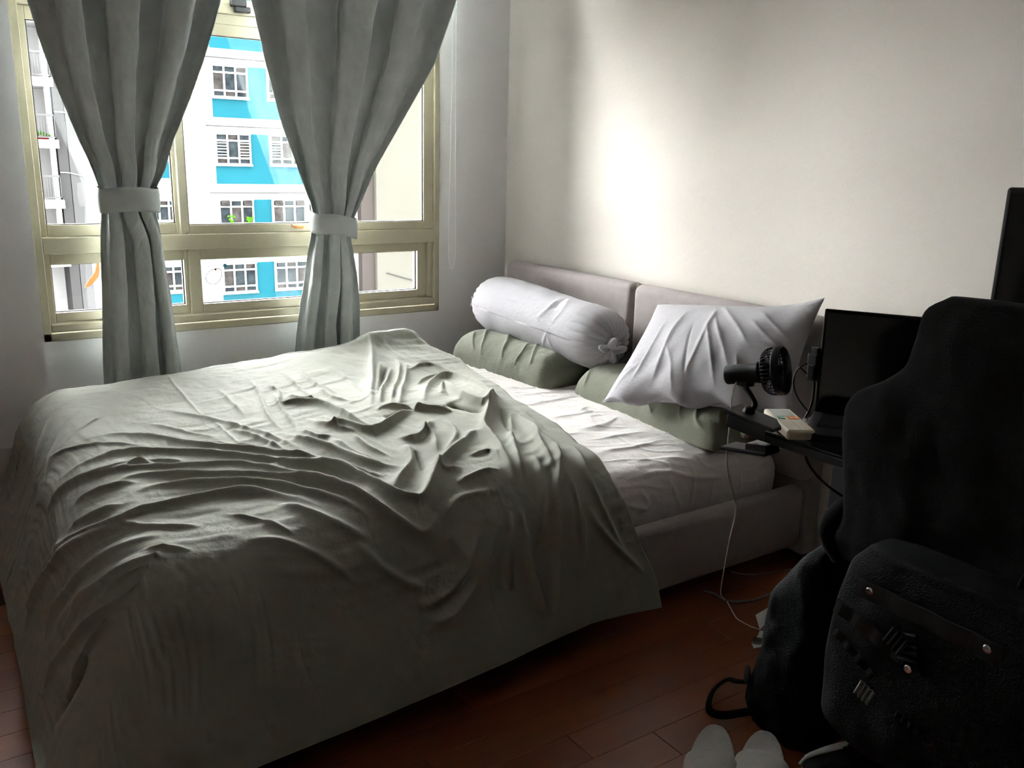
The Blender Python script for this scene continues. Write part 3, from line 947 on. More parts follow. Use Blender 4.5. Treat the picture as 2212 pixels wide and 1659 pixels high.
pts = sweep_pts([(-1.795, 0.760), (-1.800, 0.748), (-1.785, 0.752), (-1.768, 0.765), (-1.752, 0.785), (-1.745, 0.82), (-1.752, 0.84), (-1.765, 0.80)], 5, True)
tag(sticker('fin_sticker', [(p[0], p[1]) for p in pts], M['sticker_o'], 0.0505), 'orange fin-shaped sticker on the lower left pane beside the curtain', 'sticker')
dot = [(-1.295 + 0.0075 * math.cos(a), 0.807 + 0.0075 * math.sin(a)) for a in np.linspace(0, 2 * PI, 20, endpoint=False)]
tag(sticker('dot_sticker', dot, M['sticker_b'], 0.0385), 'small round cyan sticker on the lower middle pane', 'sticker')
bird = empty('bird_sticker', (-1.345, 0.0385, 0.77))
tag(bird, 'clear sticker of a round bird in thin dark outline on lower middle pane', 'sticker')
out = sweep_pts([(-1.3100, 0.0375, 0.7700), (-1.3130, 0.0375, 0.7930), (-1.3280, 0.0375, 0.7960), (-1.3510, 0.0375, 0.7910), (-1.3680, 0.0375, 0.7740), (-1.3710, 0.0375, 0.7560), (-1.3610, 0.0375, 0.7410), (-1.3380, 0.0375, 0.7360), (-1.3210, 0.0375, 0.7480)], 6, True)
tube('outline', out, 0.0016, M['sticker_l'], bird, 5, 0, True)
eye = [(-1.333 + 0.0045 * math.cos(a), 0.794 + 0.0045 * math.sin(a)) for a in np.linspace(0, 2 * PI, 14, endpoint=False)]
e = sticker('eye', eye, M['sticker_o'], 0.0350)
e.data.transform(Matrix.Translation(-bird.location))
e.parent = bird
eye = [(-1.333 + 0.0022 * math.cos(a), 0.794 + 0.0022 * math.sin(a)) for a in np.linspace(0, 2 * PI, 10, endpoint=False)]
e2 = sticker('pupil', eye, M['sticker_l'], 0.0340)
e2.data.transform(Matrix.Translation(-bird.location))
e2.parent = e

# ------------------------------------------------------------------ outside
struct(box('ground', -60, 90, 2.0, 90, -16.2, -16.0, M['concrete']))
YF = 33.0
blk = empty('apartment_block', (10, YF, -16))
tag(blk, 'white apartment block with bright blue panels beside its windows outside', 'building')
FL = 2.58
box('wall', 2.6, 13.96, YF, YF + 10, -16, 8.0, M['fac_white'], blk)
panel_me = {}
rows = [4.70 + 2 * FL, 4.70 + FL, 4.70, 2.13, -0.46, -3.03, -5.61]


def far_window(x0, z1, w, h, parent, warm, louvre=False, open_top=False):
    bm = bmesh.new()
    bbox(bm, x0 - 0.06, x0 + w + 0.06, YF - 0.16, YF - 0.04, z1 - h - 0.08, z1 - h)
    bbox(bm, x0 - 0.06, x0 + w + 0.06, YF - 0.12, YF - 0.02, z1, z1 + 0.06)
    cols = [0, w / 3, 2 * w / 3, w]
    rowsz = [0, 0.24 * h, 0.80 * h, h] if False else [0, 0.20 * h, 0.78 * h, h]
    for i, c in enumerate(cols):
        bbox(bm, x0 + c - 0.030, x0 + c + 0.030, YF - 0.11, YF - 0.02, z1 - h, z1)
    for r in rowsz:
        bbox(bm, x0, x0 + w, YF - 0.10, YF - 0.02, z1 - h + r - 0.034, z1 - h + r + 0.034)
    fr = from_bm('window', bm, M['fac_white'], parent)
    for i in range(3):
        for j in range(3):
            bm = bmesh.new()
            bbox(bm, x0 + cols[i], x0 + cols[i + 1], YF - 0.035, YF - 0.005, z1 - h + rowsz[j], z1 - h + rowsz[j + 1])
            from_bm('pane', bm, M['fac_pane2'] if (warm + i + j) % 3 == 0 else M['fac_pane'], fr)
    if louvre:
        for i in ((0, 2) if louvre == 2 else (0,)):
            for k in range(5):
                z = z1 - h + rowsz[1] + 0.10 + k * (rowsz[2] - rowsz[1] - 0.1) / 5
                bm = bmesh.new()
                bbox(bm, x0 + cols[i] + 0.04, x0 + cols[i + 1] - 0.04, YF - 0.10, YF - 0.04, z, z + 0.035)
                from_bm('louvre_slat', bm, M['fac_white'], fr)
    if open_top:
        for i in (0, 2):
            bm = bmesh.new()
            vs = bbox(bm, x0 + cols[i] + 0.06, x0 + cols[i + 1] - 0.06, YF - 0.14, YF - 0.11, z1 - 0.22 * h, z1 - 0.02)
            bmesh.ops.rotate(bm, verts=vs, cent=Vector((x0, YF - 0.12, z1 - 0.02)), matrix=Matrix.Rotation(math.radians(-28), 3, 'X'))
            from_bm('open_vent', bm, M['fac_pane2'], fr)
    return fr


for k, z1 in enumerate(rows):
    far_window(7.93, z1, 1.36, 1.17, blk, k, 2 if k == 3 else 0, k == 4)
    far_window(10.14, z1, 1.38, 1.15, blk, k + 1, 1 if k == 3 else 0, k == 4)
    far_window(5.25, z1, 1.08, 0.98, blk, k + 2)
    box('blue_panel', 9.345, 10.085, YF - 0.025, YF + 0.01, z1 - 1.25, z1 + 0.02, M['fac_blue'], blk)
    box('blue_band', 7.90, 11.60, YF - 0.028, YF + 0.01, z1 - 1.95, z1 - 1.25, M['fac_blue'], blk)
    box('floor_ledge', 7.6, 11.9, YF - 0.05, YF + 0.01, z1 + 0.27, z1 + 0.31, M['fac_dark'], blk)
    box('blue_apron', 5.15, 6.45, YF - 0.028, YF + 0.01, z1 - 1.75, z1 - 1.12, M['fac_blue'], blk)  # flat blue panel below the left window column

# plants behind one far window
for (px, pz, s) in ((8.35, -1.52, 0.26), (9.10, -1.55, 0.24)):
    bm = bmesh.new()
    for q in range(14):
        a = rng.uniform(0, 6.28)
        r = rng.uniform(0.02, s * 0.6)
        h = rng.uniform(0.05, s * 1.7)
        c = Vector((px + r * math.cos(a), YF - 0.13, pz + h))
        d = Vector((rng.uniform(-1, 1), -0.2, rng.uniform(-0.4, 1))).normalized() * 0.10
        e = d.cross(Vector((0, 1, 0))).normalized() * 0.045
        vs = [bm.verts.new(c - d), bm.verts.new(c + e), bm.verts.new(c + d), bm.verts.new(c - e)]
        bm.faces.new(vs)
    bm2 = bm
    tag(from_bm('window_plant', bm2, M['leaf']), ['leafy green plant in left pane of far window', 'leafy green plant in right pane of far window'][0 if px < 8.7 else 1], 'plant')

wing = empty('cream_wing', (15.8, YF - 1.0, -16))
tag(wing, 'cream end wall with taupe strip right of the blue panelled block', 'building')
box('taupe_strip', 13.96, 14.60, YF - 0.4, YF + 9, -16, 8.0, M['fac_taupe'], wing)
for k in range(11):
    box('strip_joint', 13.955, 14.605, YF - 0.41, YF - 0.3, -15 + k * 2.58, -14.96 + k * 2.58, M['fac_dark'], wing)
box('wall', 14.60, 26.0, YF - 0.6, YF + 9, -16, 8.0, M['fac_cream'], wing)
tube('cable', [(15.04, YF - 0.64, -3.66), (15.9, YF - 0.64, -3.93), (16.81, YF - 0.64, -4.18)], 0.025, M['fac_dark'], wing, 6)

bal = empty('balcony_block', (0, YF - 3, -16))
tag(bal, 'pale apartment block with stacked railed balconies at far left', 'building')
YB2 = YF
box('wall', -9.0, 2.60, YB2 + 1.5, YB2 + 10, -16, 8.0, M['fac_grey'], bal)
box('end_wall', 2.27, 2.62, YB2 + 0.0, YB2 + 1.5, -16, 8.0, M['fac_dark'], bal)
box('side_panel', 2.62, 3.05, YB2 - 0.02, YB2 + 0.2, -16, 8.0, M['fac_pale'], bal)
for k in range(-3, 5):
    zs = 3.67 + k * 2.12 - (0 if k >= -1 else 0.0)
    box('balcony_slab', -6.0, 2.30, YB2 - 0.3, YB2 + 1.5, zs - 0.16, zs + 0.14, M['fac_white'], bal)
    box('column', 2.03, 2.20, YB2 - 0.05, YB2 + 0.15, zs + 0.14, zs + 1.96, M['fac_white'], bal)
    r = empty('railing', (0, YB2 - 0.2, zs + 0.2))
    r.parent = bal
    r.location = Vector((0, YB2 - 0.2, zs + 0.2)) - bal.location
    box('top_rail', -6.0, 2.22, YB2 - 0.24, YB2 - 0.16, zs + 0.95, zs + 1.02, M['fac_rail'], r)
    box('bottom_rail', -6.0, 2.22, YB2 - 0.22, YB2 - 0.18, zs + 0.20, zs + 0.24, M['fac_rail'], r)
    for q in range(11):
        xb = 1.36 + q * 0.086
        box('bar', xb, xb + 0.022, YB2 - 0.215, YB2 - 0.185, zs + 0.24, zs + 0.95, M['fac_rail'], r)
    tube('drain_pipe', [(2.28, YB2 - 0.05, zs + 1.02 + 0.1), (2.62, YB2 - 0.05, zs + 1.10), (3.0, YB2 - 0.06, zs + 1.0)], 0.02, M['fac_white'], bal, 6, 2)
pl = empty('planter_box', (1.75, YB2 - 0.05, 1.70))
tag(pl, 'red planter box with green plants on far left balcony', 'planter')
box('trough', 1.48, 1.98, YB2 - 0.14, YB2 + 0.06, 1.69, 1.80, M['terracotta'], pl)
bm = bmesh.new()
for q in range(40):
    c = Vector((rng.uniform(1.62, 2.08), YB2 - rng.uniform(-0.02, 0.1), rng.uniform(1.80, 1.96)))
    d = Vector((rng.uniform(-1, 1), rng.uniform(-1, 1), rng.uniform(0, 1))).normalized() * 0.06
    e = d.cross(Vector((0, 1, 0.2))).normalized() * 0.03
    bm.faces.new([bm.verts.new(c - d), bm.verts.new(c + e), bm.verts.new(c + d), bm.verts.new(c - e)])
from_bm('foliage', bm, M['leaf'], pl)

# ------------------------------------------------------------------ curtains
rod = tube('curtain_rod', [(-2.1, -0.135, 2.33), (-0.2, -0.135, 2.33)], 0.012, M['black_metal'], None, 12, 2)
tag(rod, 'black curtain rod above the window', 'curtain rod')


def build_curtain(fn, key, label, tz0, tz1, tl, tr, y0, slope):
    P, A, B = fn(300, 300)
    n = normals(P)
    if n[..., 1].mean() > 0:
        n = -n
    D = folds(A, B, STROKES.get(key, []))
    D = D + 0.0016 * vnoise(A * 60, B * 14, 31) + 0.0008 * vnoise(A * 140, B * 50, 32)
    P = P + D[..., None] * n
    o = from_np('curtain', P.reshape(-1, 3), grid_faces(P.shape[0], P.shape[1]), M['curtain'])
    md = o.modifiers.new('thick', 'SOLIDIFY')
    md.thickness = 0.0025
    tag(o, label, 'curtain', 'grey curtains at the window')
    # tieback: a flat band round the gather
    nseg = 64
    ang = np.linspace(0, 2 * PI, nseg, endpoint=False)
    cx, hw = (tl + tr) / 2, (tr - tl) / 2 + 0.004
    V = []
    for k, fz in enumerate(np.linspace(0, 1, 7)):
        for a in ang:
            ca, sa = math.cos(a), math.sin(a)
            x = cx + hw * np.sign(ca) * abs(ca) ** 0.85
            yy = y0 - 0.024 + 0.056 * np.sign(sa) * abs(sa) ** 0.9
            z = tz0 + (tz1 - tz0) * fz - slope * (x - cx) + 0.004 * math.sin(3 * a)
            bul = 1 + 0.03 * math.sin(PI * fz)
            V.append((cx + (x - cx) * bul, yy - 0.0015 * math.sin(5 * a + fz * 3), z))
    t = from_np('tieback', V, grid_faces(7, nseg, wrap_j=True), M['curtain'], o)
    md = t.modifiers.new('thick', 'SOLIDIFY')
    md.thickness = 0.004
    return o


build_curtain(curtL, 'CL', 'grey curtain at the left, tied at the middle with a level band', 1.030, 1.112, -1.757, -1.574, -0.135, 0.0)
build_curtain(curtR, 'CR', 'grey curtain at the right, tied at the middle with a sloping band', 0.932, 1.010, -1.004, -0.832, -0.135, 0.15)

# blind chain on the wall: two strands and a loop
bm = bmesh.new()
path = sweep_pts([(-0.305, -0.03, 2.28), (-0.307, -0.03, 1.8), (-0.314, -0.03, 1.3), (-0.321, -0.03, 1.0), (-0.3225, -0.03, 0.85), (-0.318, -0.03, 0.79), (-0.3045, -0.03, 0.757),
                  (-0.291, -0.03, 0.79), (-0.2865, -0.03, 0.85), (-0.2875, -0.03, 1.0), (-0.290, -0.03, 1.3), (-0.291, -0.03, 1.8), (-0.292, -0.03, 2.28)], 30)
Lc = np.concatenate([[0], np.cumsum(np.linalg.norm(np.diff(path, axis=0), axis=1))])
for s in np.arange(0, Lc[-1], 0.0055):
    c = [np.interp(s, Lc, path[:, q]) for q in range(3)]
    r = bmesh.ops.create_icosphere(bm, subdivisions=1, radius=0.0027)
    bmesh.ops.translate(bm, verts=r['verts'], vec=Vector(c))
ch = from_bm('bead_chain', bm, M['bead'], None, True)
tag(ch, 'white beaded blind chain hanging in a loop on the wall beside window', 'chain')

# ------------------------------------------------------------------ bed
bed = empty('bed_frame', (-1.05, -1.0, 0))
tag(bed, 'low upholstered bed frame in mauve grey with a two panel headboard', 'bed')
MV = M['mauve']


def cushion(name, x0, x1, y0, y1, z0, z1, m, parent, bev, puff=0.006):
    bm = bmesh.new()
    bbox(bm, x0, x1, y0, y1, z0, z1, bev, 5)
    return from_bm(name, bm, m, parent, True)


cushion('headboard_panel', -0.100, -0.022, -1.012, -0.150, 0.28, 0.800, MV, bed, 0.030)
cushion('headboard_panel', -0.102, -0.022, -1.850, -1.016, 0.28, 0.798, MV, bed, 0.030)
cushion('headboard_back', -0.060, -0.004, -1.848, -0.155, 0.03, 0.790, MV, bed, 0.010)
cushion('side_rail', -1.97, -0.06, -1.835, -1.775, 0.060, 0.258, MV, bed, 0.020)
cushion('side_rail', -1.97, -0.06, -0.205, -0.150, 0.060, 0.258, MV, bed, 0.020)
cushion('foot_rail', -2.01, -1.955, -1.800, -0.19, 0.060, 0.258, MV, bed, 0.020)
box('slat_base', -1.95, -0.10, -1.77, -0.21, 0.14, 0.198, M['dark_brown'], bed)
for lx in (-1.90, -0.20):
    for ly in (-1.70, -0.28):
        revolve('leg', [(0.0, 0.0), (0.022, 0.0), (0.026, 0.14), (0.0, 0.14)], (lx, ly, 0.0), (0, 0, 1), M['black_matte'], bed, 16, False)

P, A, B = mattress_base(480, 440)
n = normals(P)
if n[..., 2].mean() < 0:
    n = -n
D = folds(A, B, STROKES.get('MAT', []))
D = D + 0.0022 * vnoise(A * 9, B * 22, 3) + 0.0010 * vnoise(A * 26, B * 60, 4)
rg = 1 - np.abs(vnoise(A * 7 + 0.3 * B, B * 17 + 1.3 * np.sin(A * 6), 8))
D = D + 0.0028 * rg ** 6
P = P + D[..., None] * n
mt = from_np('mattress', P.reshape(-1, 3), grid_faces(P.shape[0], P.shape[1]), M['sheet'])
tag(mt, 'mattress in a crumpled white fitted sheet on the bed frame', 'mattress')
box('base', -1.94, -0.108, -1.752, -0.216, 0.1985, 0.30, M['sheet'], mt, 0.02)

# ------------------------------------------------------------------ duvet
X, Y = duvet_grid(700, 780)
P = duvet_base(X, Y)
n = normals(P)
if n[..., 2].mean() < 0:
    n = -n
D = folds(X, Y, STROKES.get('duvet', []), 1.15, 0.82)
fl = 1 - np.abs(vnoise(X * 9 + 2.5 * Y, Y * 6 - 2 * X, 12))
wv = vnoise(X * 3.1, Y * 3.7, 51)
bend = 0.10 * np.sin(X * 3.0) + 0.05 * wv
D = D + 0.0022 * vnoise(X * 7, (Y + bend) * 48, 52) * sstep(wv, -0.3, 0.5) + 0.0016 * vnoise((X + bend) * 55, Y * 9, 53) * sstep(-wv, -0.1, 0.6)
D = D + 0.0020 * vnoise(X * 14 + 5 * Y, Y * 11, 13) + 0.0010 * vnoise(X * 40, Y * 34, 14) + 0.0010 * fl ** 8
P = P + D[..., None] * n
# rolled hem along the head edge: outward, down, and tucked back under
e = P[:, 0] - P[:, 3]
e /= np.linalg.norm(e, axis=1)[:, None] + 1e-9
n0 = n[:, 0]
e = e - n0 * (e * n0).sum(1)[:, None]
e /= np.linalg.norm(e, axis=1)[:, None] + 1e-9
rh = 0.023 * (1 + 0.35 * vnoise(Y[:, 0] * 9, Y[:, 0] * 0 + 0.5, 21))
rh = rh + 0.022 * np.exp(-((Y[:, 0] + 0.30) / 0.14) ** 2)
rh = rh * (1 - 0.6 * sstep(-Y[:, 0], 1.66, 1.85))
ring = []
for th in np.linspace(0.25, 1, 9) * math.radians(172):
    ring.append(P[:, 0] + rh[:, None] * (math.sin(th) * e - (1 - math.cos(th)) * n0))
ring.append(ring[-1] - 0.05 * e)
ring = np.stack(ring[::-1], 1)
PP = np.concatenate([ring, P], 1)
PP[..., 2] = np.maximum(PP[..., 2], 0.006)
dv = from_np('duvet', PP.reshape(-1, 3), grid_faces(PP.shape[0], PP.shape[1]), M['duvet'])
tag(dv, 'rumpled olive grey duvet thrown over the foot half of the bed', 'duvet')


# ------------------------------------------------------------------ pillows
def loaf(spec, key, label):
    P, A, B = loaf_base(*spec, 260, 160)
    n = normals(P)
    if n[..., 2].mean() < 0:
        n = -n
    w = 1 - np.clip(np.abs(B / B.max() - 0.5) * 2, 0, 1) ** 6
    D = folds(A, B, STROKES.get(key, [])) + 0.0035 * vnoise(A * 12, B * 9, 5) + 0.0015 * vnoise(A * 40, B * 25, 6)
    P = P + (D * w)[..., None] * n
    ni, nj = P.shape[:2]
    V = P.reshape(-1, 3)
    F = grid_faces(ni, nj).tolist()
    bm = bmesh.new()
    vs = [bm.verts.new(v) for v in V]
    for f in F:
        bm.faces.new([vs[i] for i in f])
    # end caps: concentric rings pushed out a little
    axis = Vector((spec[2] - spec[0], spec[3] - spec[1], 0)).normalized()
    for i, s in ((0, -1), (ni - 1, 1)):
        loop = [vs[i * nj + j] for j in range(nj)]
        base = Vector(((P[i, 0] + P[i, -1]) / 2).tolist()) + Vector((0, 0, 0.04))
        prev = loop
        for k, fr in ((1, 0.92), (2, 0.6), (3, 0.25)):
            new = [bm.verts.new(base + (v.co - base) * fr + axis * s * (0.018 * math.sqrt(1 - fr * fr))) for v in loop]
            for j in range(nj - 1):
                bm.faces.new((prev[j], prev[j + 1], new[j + 1], new[j]))
            bm.faces.new((prev[-1], prev[0], new[0], new[-1]))
            prev = new
        bm.faces.new(prev)
    bm.faces.new([vs[i * nj] for i in range(ni)] + [vs[i * nj + nj - 1] for i in range(ni - 1, -1, -1)])
    o = from_bm('pillow', bm, M['olive'], None, True)
    tag(o, label, 'pillow')
    pts = [P[1, j] for j in range(4, nj - 4, 6)]
    return o


p1 = loaf(OL1, 'OL1', 'olive green contour pillow at the window side under the white bolster')
p2 = loaf(OL2, 'OL2', 'olive green contour pillow under the leaning white pillow')

P, A, B = bolster_base(300, 260)
ctr = P.mean(1, keepdims=True)
n = normals(P)
if (n * (P - ctr)).sum() < 0:
    n = -n
q = np.abs(2 * A / A.max() - 1)
gat = sstep(q, 0.62, 0.97)
T = B / B.max()
D = folds(A, B, STROKES.get('BOL', []), 0.55, 1.2) + 0.003 * vnoise(A * 11, T * 9, 15) + gat * 0.0055 * (np.abs(np.sin(T * 2 * PI * 11 + 1.5 * vnoise(A * 6, T * 5, 16))) - 0.5) * (1 - sstep(q, 0.97, 1.0) * 0.6)
D[:, -1] = D[:, 0]
P = P + D[..., None] * n
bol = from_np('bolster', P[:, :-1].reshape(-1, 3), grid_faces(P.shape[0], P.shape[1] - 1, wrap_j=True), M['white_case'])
tag(bol, 'long white bolster knotted at both ends against the headboard', 'bolster')


def knot(base, d, s, seed):
    d = Vector(d).normalized()
    nI, nJ = 14, 40
    V = []
    q = Vector((0, 0, 1)).rotation_difference(d)
    prof = [(0.010, 0.0), (0.012, 0.012), (0.024, 0.02), (0.030, 0.028), (0.026, 0.037), (0.016, 0.043), (0.016, 0.047), (0.024, 0.056), (0.034, 0.066), (0.040, 0.076), (0.038, 0.080), (0.024, 0.072), (0.012, 0.062), (0.002, 0.058)]
    for i, (r, h) in enumerate(prof):
        for j in range(nJ):
            a = 2 * PI * j / nJ
            k = 1 + (0.16 + 0.02 * i) * math.sin(5 * a + seed + i * 0.3) + 0.10 * math.sin(3 * a + seed * 2)
            v = q @ Vector((r * k * math.cos(a) * s, r * k * math.sin(a) * s * 0.75, h * s))
            V.append(Vector(base) + v)
    return from_np('knot', [tuple(v) for v in V], grid_faces(len(prof), nJ, wrap_j=True), M['white_case'], bol)


knot((-0.240, -0.232, 0.632), (-0.50, 0.8, -0.05), 0.85, 1)
knot((-0.250, -1.095, 0.596), (-0.75, -0.75, -0.08), 1.15, 2)

# white pillow, front and back skins with a hemmed mouth
P, A, B, pn = pillow_base(280, 200)
n = normals(P)
if (n @ pn).mean() < 0:
    n = -n
s = A / A.max()
t = B / B.max()
edge = np.clip(4 * s * (1 - s), 0, 1) ** 0.4 * np.clip(4 * t * (1 - t), 0, 1) ** 0.4
D = folds(A, B, STROKES.get('PIL', []))
fan = np.arctan2(t - 1.15, (s - 0.45) * 1.5)
D = D * 0.4 + 0.003 * vnoise(A * 16, B * 12, 17) + 0.002 * np.sin(fan * 26 + 2 * vnoise(A * 5, B * 5, 18)) * sstep(-t, -0.75, -0.05)
P = P + (D * (0.25 + 0.75 * edge))[..., None] * n
# wavy lower hem
P[..., 2] += (1 - t) ** 4 * 0.014 * np.sin(s * 21)
P[..., 0] += (1 - t) ** 4 * 0.010 * np.cos(s * 21)
back = P.copy()
flat, _, _, _ = pillow_base(280, 200)
depth = 0.05 * np.clip(4 * s * (1 - s), 0, 1) ** 0.6 * np.clip(4 * t * (1 - t), 0, 1) ** 0.6
bulge = 0.085 * (np.clip(4 * s * (1 - s), 0, 1) ** 0.6) * (np.clip(4 * t * (1 - t), 0, 1) ** 0.55)
back = flat - (bulge + depth)[..., None] * pn
back[0], back[-1], back[:, 0], back[:, -1] = P[0], P[-1], P[:, 0], P[:, -1]
ni, nj = P.shape[:2]
F1 = grid_faces(ni, nj)
F2 = grid_faces(ni, nj)[:, ::-1] + ni * nj
V = np.concatenate([P.reshape(-1, 3), back.reshape(-1, 3)])
V[:, 0] = np.minimum(V[:, 0], np.where(V[:, 2] < 0.80, -0.104, -0.03))
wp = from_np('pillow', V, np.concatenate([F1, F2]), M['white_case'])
tag(wp, 'large white pillow in a loose creased case leaning on the headboard', 'pillow')

# ------------------------------------------------------------------ desk
desk = empty('desk', (-0.5, -2.9, 0))
tag(desk, 'black desk against the wall at the right of the bed', 'desk')
TZ = 0.73
box('desktop', -0.966, -0.055, -3.75, -2.362, TZ - 0.017, TZ, M['black_gloss'], desk, 0.003, 2)
box('edge_trim', -0.968, -0.962, -3.75, -2.362, TZ - 0.021, TZ - 0.006, M['black_matte'], desk, 0.001, 1)
box('leg', -0.62, -0.57, -2.42, -2.30 + 0.0, 0.0, TZ - 0.017, M['black_matte'], desk, 0.003, 1)
box('leg', -0.60, -0.55, -3.70, -3.60, 0.0, TZ - 0.017, M['black_matte'], desk, 0.003, 1)
box('crossbar', -0.60, -0.57, -3.62, -2.40, 0.55, 0.62, M['black_matte'], desk, 0.003, 1)
box('drawer_unit', -0.55, -0.08, -2.85, -2.44, 0.0, TZ - 0.017, M['black_matte'], desk, 0.004, 1)

# laptop, open, turned 30 degrees
lap = empty('laptop', (-0.88, -2.44, TZ))
tag(lap, 'open black laptop on the desk beside the jacket', 'laptop')
ux = Vector((0.50, -0.866, 0))
uy = Vector((-0.866, -0.50, 0)) * 1.0
hinge = Vector((-0.805, -2.372, TZ))
rot = Matrix(((ux.x, uy.x, 0), (ux.y, uy.y, 0), (0, 0, 1)))


def lapbox(name, a0, a1, b0, b1, c0, c1, m, bev=0.002):
    bm = bmesh.new()
    bbox(bm, a0, a1, b0, b1, c0, c1, bev, 2)
    for v in bm.verts:
        v.co = hinge + rot @ v.co
    return from_bm(name, bm, m, lap)


base = lapbox('base', 0.0, 0.345, 0.0, 0.165, 0.0, 0.016, M['black_matte'], 0.003)
kb = lapbox('keyboard', 0.02, 0.325, 0.02, 0.115, 0.0155, 0.0172, M['black_gloss'], 0.0005)
lid = lapbox('screen', 0.0, 0.345, -0.008, 0.0, 0.012, 0.226, M['black_matte'], 0.003)
disp = lapbox('display', 0.006, 0.339, -0.001, 0.0008, 0.024, 0.220, M['screen'], 0.0003)
disp.parent = lid
hg = lapbox('hinge', 0.03, 0.315, -0.004, 0.008, 0.008, 0.022, M['black_gloss'], 0.002)

# plug and cable beside the screen
pc = empty('charger_cable', (-0.80, -2.35, TZ))
tag(pc, 'black plug and looped cable at the left edge of the laptop screen', 'cable')
c0 = hinge + rot @ Vector((-0.008, -0.008, 0.10))
bm = bmesh.new()
bbox(bm, c0.x - 0.012, c0.x + 0.012, c0.y - 0.012, c0.y + 0.012, c0.z + 0.010, c0.z + 0.034, 0.003, 2)
bbox(bm, c0.x - 0.007, c0.x + 0.003, c0.y - 0.008, c0.y + 0.008, c0.z + 0.032, c0.z + 0.046, 0.002, 2)
bbox(bm, c0.x - 0.012, c0.x + 0.010, c0.y - 0.008, c0.y + 0.010, c0.z - 0.022, c0.z + 0.012, 0.003, 2)
from_bm('plug', bm, M['black_matte'], pc, False)
rv = Vector((0.66, -0.75, 0))
pt = lambda a, dz: tuple(c0 + rv * a + Vector((0, 0, dz)))
tube('cord', [pt(-0.004, 0.012), pt(-0.018, 0.010), pt(-0.034, -0.006), pt(-0.038, -0.030), pt(-0.030, -0.056), pt(-0.014, -0.078), pt(0.0, -0.092)], 0.0016, M['black_matte'], pc, 8)
tube('cord', [pt(0.0, -0.012), pt(0.003, -0.04), pt(0.002, -0.07), pt(-0.003, -0.09), pt(-0.010, -0.108)], 0.0024, M['black_matte'], pc, 8)
tube('cord', [pt(-0.030, 0.004), pt(-0.012, -0.012), pt(0.010, -0.026)], 0.0016, M['black_matte'], pc, 8)

dc = tube('hanging_cable', [(-0.86, -2.40, TZ - 0.018), (-0.845, -2.385, 0.70), (-0.80, -2.37, 0.63), (-0.72, -2.38, 0.56), (-0.62, -2.425, 0.50)], 0.0028, M['black_matte'], None, 8)
tag(dc, 'thin black cable hanging below the desk by the wall', 'cable')

# tall monitor further along the desk
mon = empty('monitor', (-0.55, -2.95, TZ))
tag(mon, 'tall black monitor standing behind the draped chair', 'monitor')
mu = Vector((0.30, -0.954, 0))
mv = Vector((-0.954, -0.30, 0))
mrot = Matrix(((mu.x, mv.x, 0), (mu.y, mv.y, 0), (0, 0, 1)))
mo = Vector((-0.60, -2.588, TZ))


def monbox(name, a0, a1, b0, b1, c0, c1, m, bev=0.003, parent=None):
    bm = bmesh.new()
    bbox(bm, a0, a1, b0, b1, c0, c1, bev, 2)
    for v in bm.verts:
        v.co = mo + mrot @ v.co
    return from_bm(name, bm, m, parent or mon)


monbox('housing', 0.0, 0.55, -0.015, 0.015, 0.12, 0.470, M['black_matte'], 0.006)
monbox('display', 0.01, 0.54, 0.014, 0.0165, 0.14, 0.460, M['screen'], 0.0005)
monbox('neck', 0.25, 0.30, -0.035, -0.012, 0.0, 0.25, M['black_matte'])
monbox('foot', 0.17, 0.38, -0.10, 0.08, 0.0, 0.012, M['black_matte'])

# remote control
rem = empty('remote_control', (-0.917, -2.394, TZ))
tag(rem, 'cream air conditioner remote lying on the desk edge', 'remote')
ra = Vector((-0.545, -0.838, 0))
rb = Vector((0.838, -0.545, 0))
ro = Vector((-0.872, -2.333, TZ + 0.0005))
rrot = Matrix(((ra.x, rb.x, 0), (ra.y, rb.y, 0), (0, 0, 1)))


def rembox(name, a0, a1, b0, b1, c0, c1, m, bev, smooth=False, parent=None):
    bm = bmesh.new()
    bbox(bm, a0, a1, b0, b1, c0, c1, bev, 3)
    for v in bm.verts:
        v.co = ro + rrot @ v.co
    return from_bm(name, bm, m, parent or rem, smooth)


rembox('body', 0.0, 0.152, -0.027, 0.027, 0.0, 0.020, M['cream'], 0.005)
rembox('lcd', 0.010, 0.058, -0.020, 0.020, 0.0196, 0.0206, M['lcd'], 0.0003)
rembox('button', 0.064, 0.076, -0.020, -0.006, 0.0196, 0.0212, M['green'], 0.0004)
rembox('button', 0.062, 0.078, 0.000, 0.021, 0.0196, 0.0212, M['orange'], 0.0004)
rembox('cover_seam', 0.090, 0.146, 0.0000, 0.0008, 0.0197, 0.0203, M['lcd'], 0.0001)
rembox('cover', 0.084, 0.150, -0.024, 0.024, 0.0194, 0.0202, M['cream'], 0.0003)

# ------------------------------------------------------------------ clip fan
fan = empty('clip_fan', (-0.985, -2.36, TZ))
tag(fan, 'small black clip fan clamped on the left edge of the desk', 'fan')
BK = M['black_matte']
ca = Vector((0.10, -0.995, 0)).normalized()
cb = Vector((0.995, 0.10, 0)).normalized()
co = Vector((-0.975, -2.300, TZ))


def clipbox(name, a0, a1, b0, b1, c0, c1, tilt, m=BK, bev=0.003, parent=None):
    bm = bmesh.new()
    bbox(bm, a0, a1, b0, b1, c0, c1, bev, 2)
    bmesh.ops.rotate(bm, verts=bm.verts, cent=Vector(((a0 + a1) / 2 + 0.03, 0, (c0 + c1) / 2)), matrix=Matrix.Rotation(math.radians(tilt), 3, 'Y'))
    for v in bm.verts:
        p = v.co.copy()
        v.co = co + ca * p.x + cb * p.y + Vector((0, 0, p.z))
    return from_bm(name, bm, m, parent or fan)


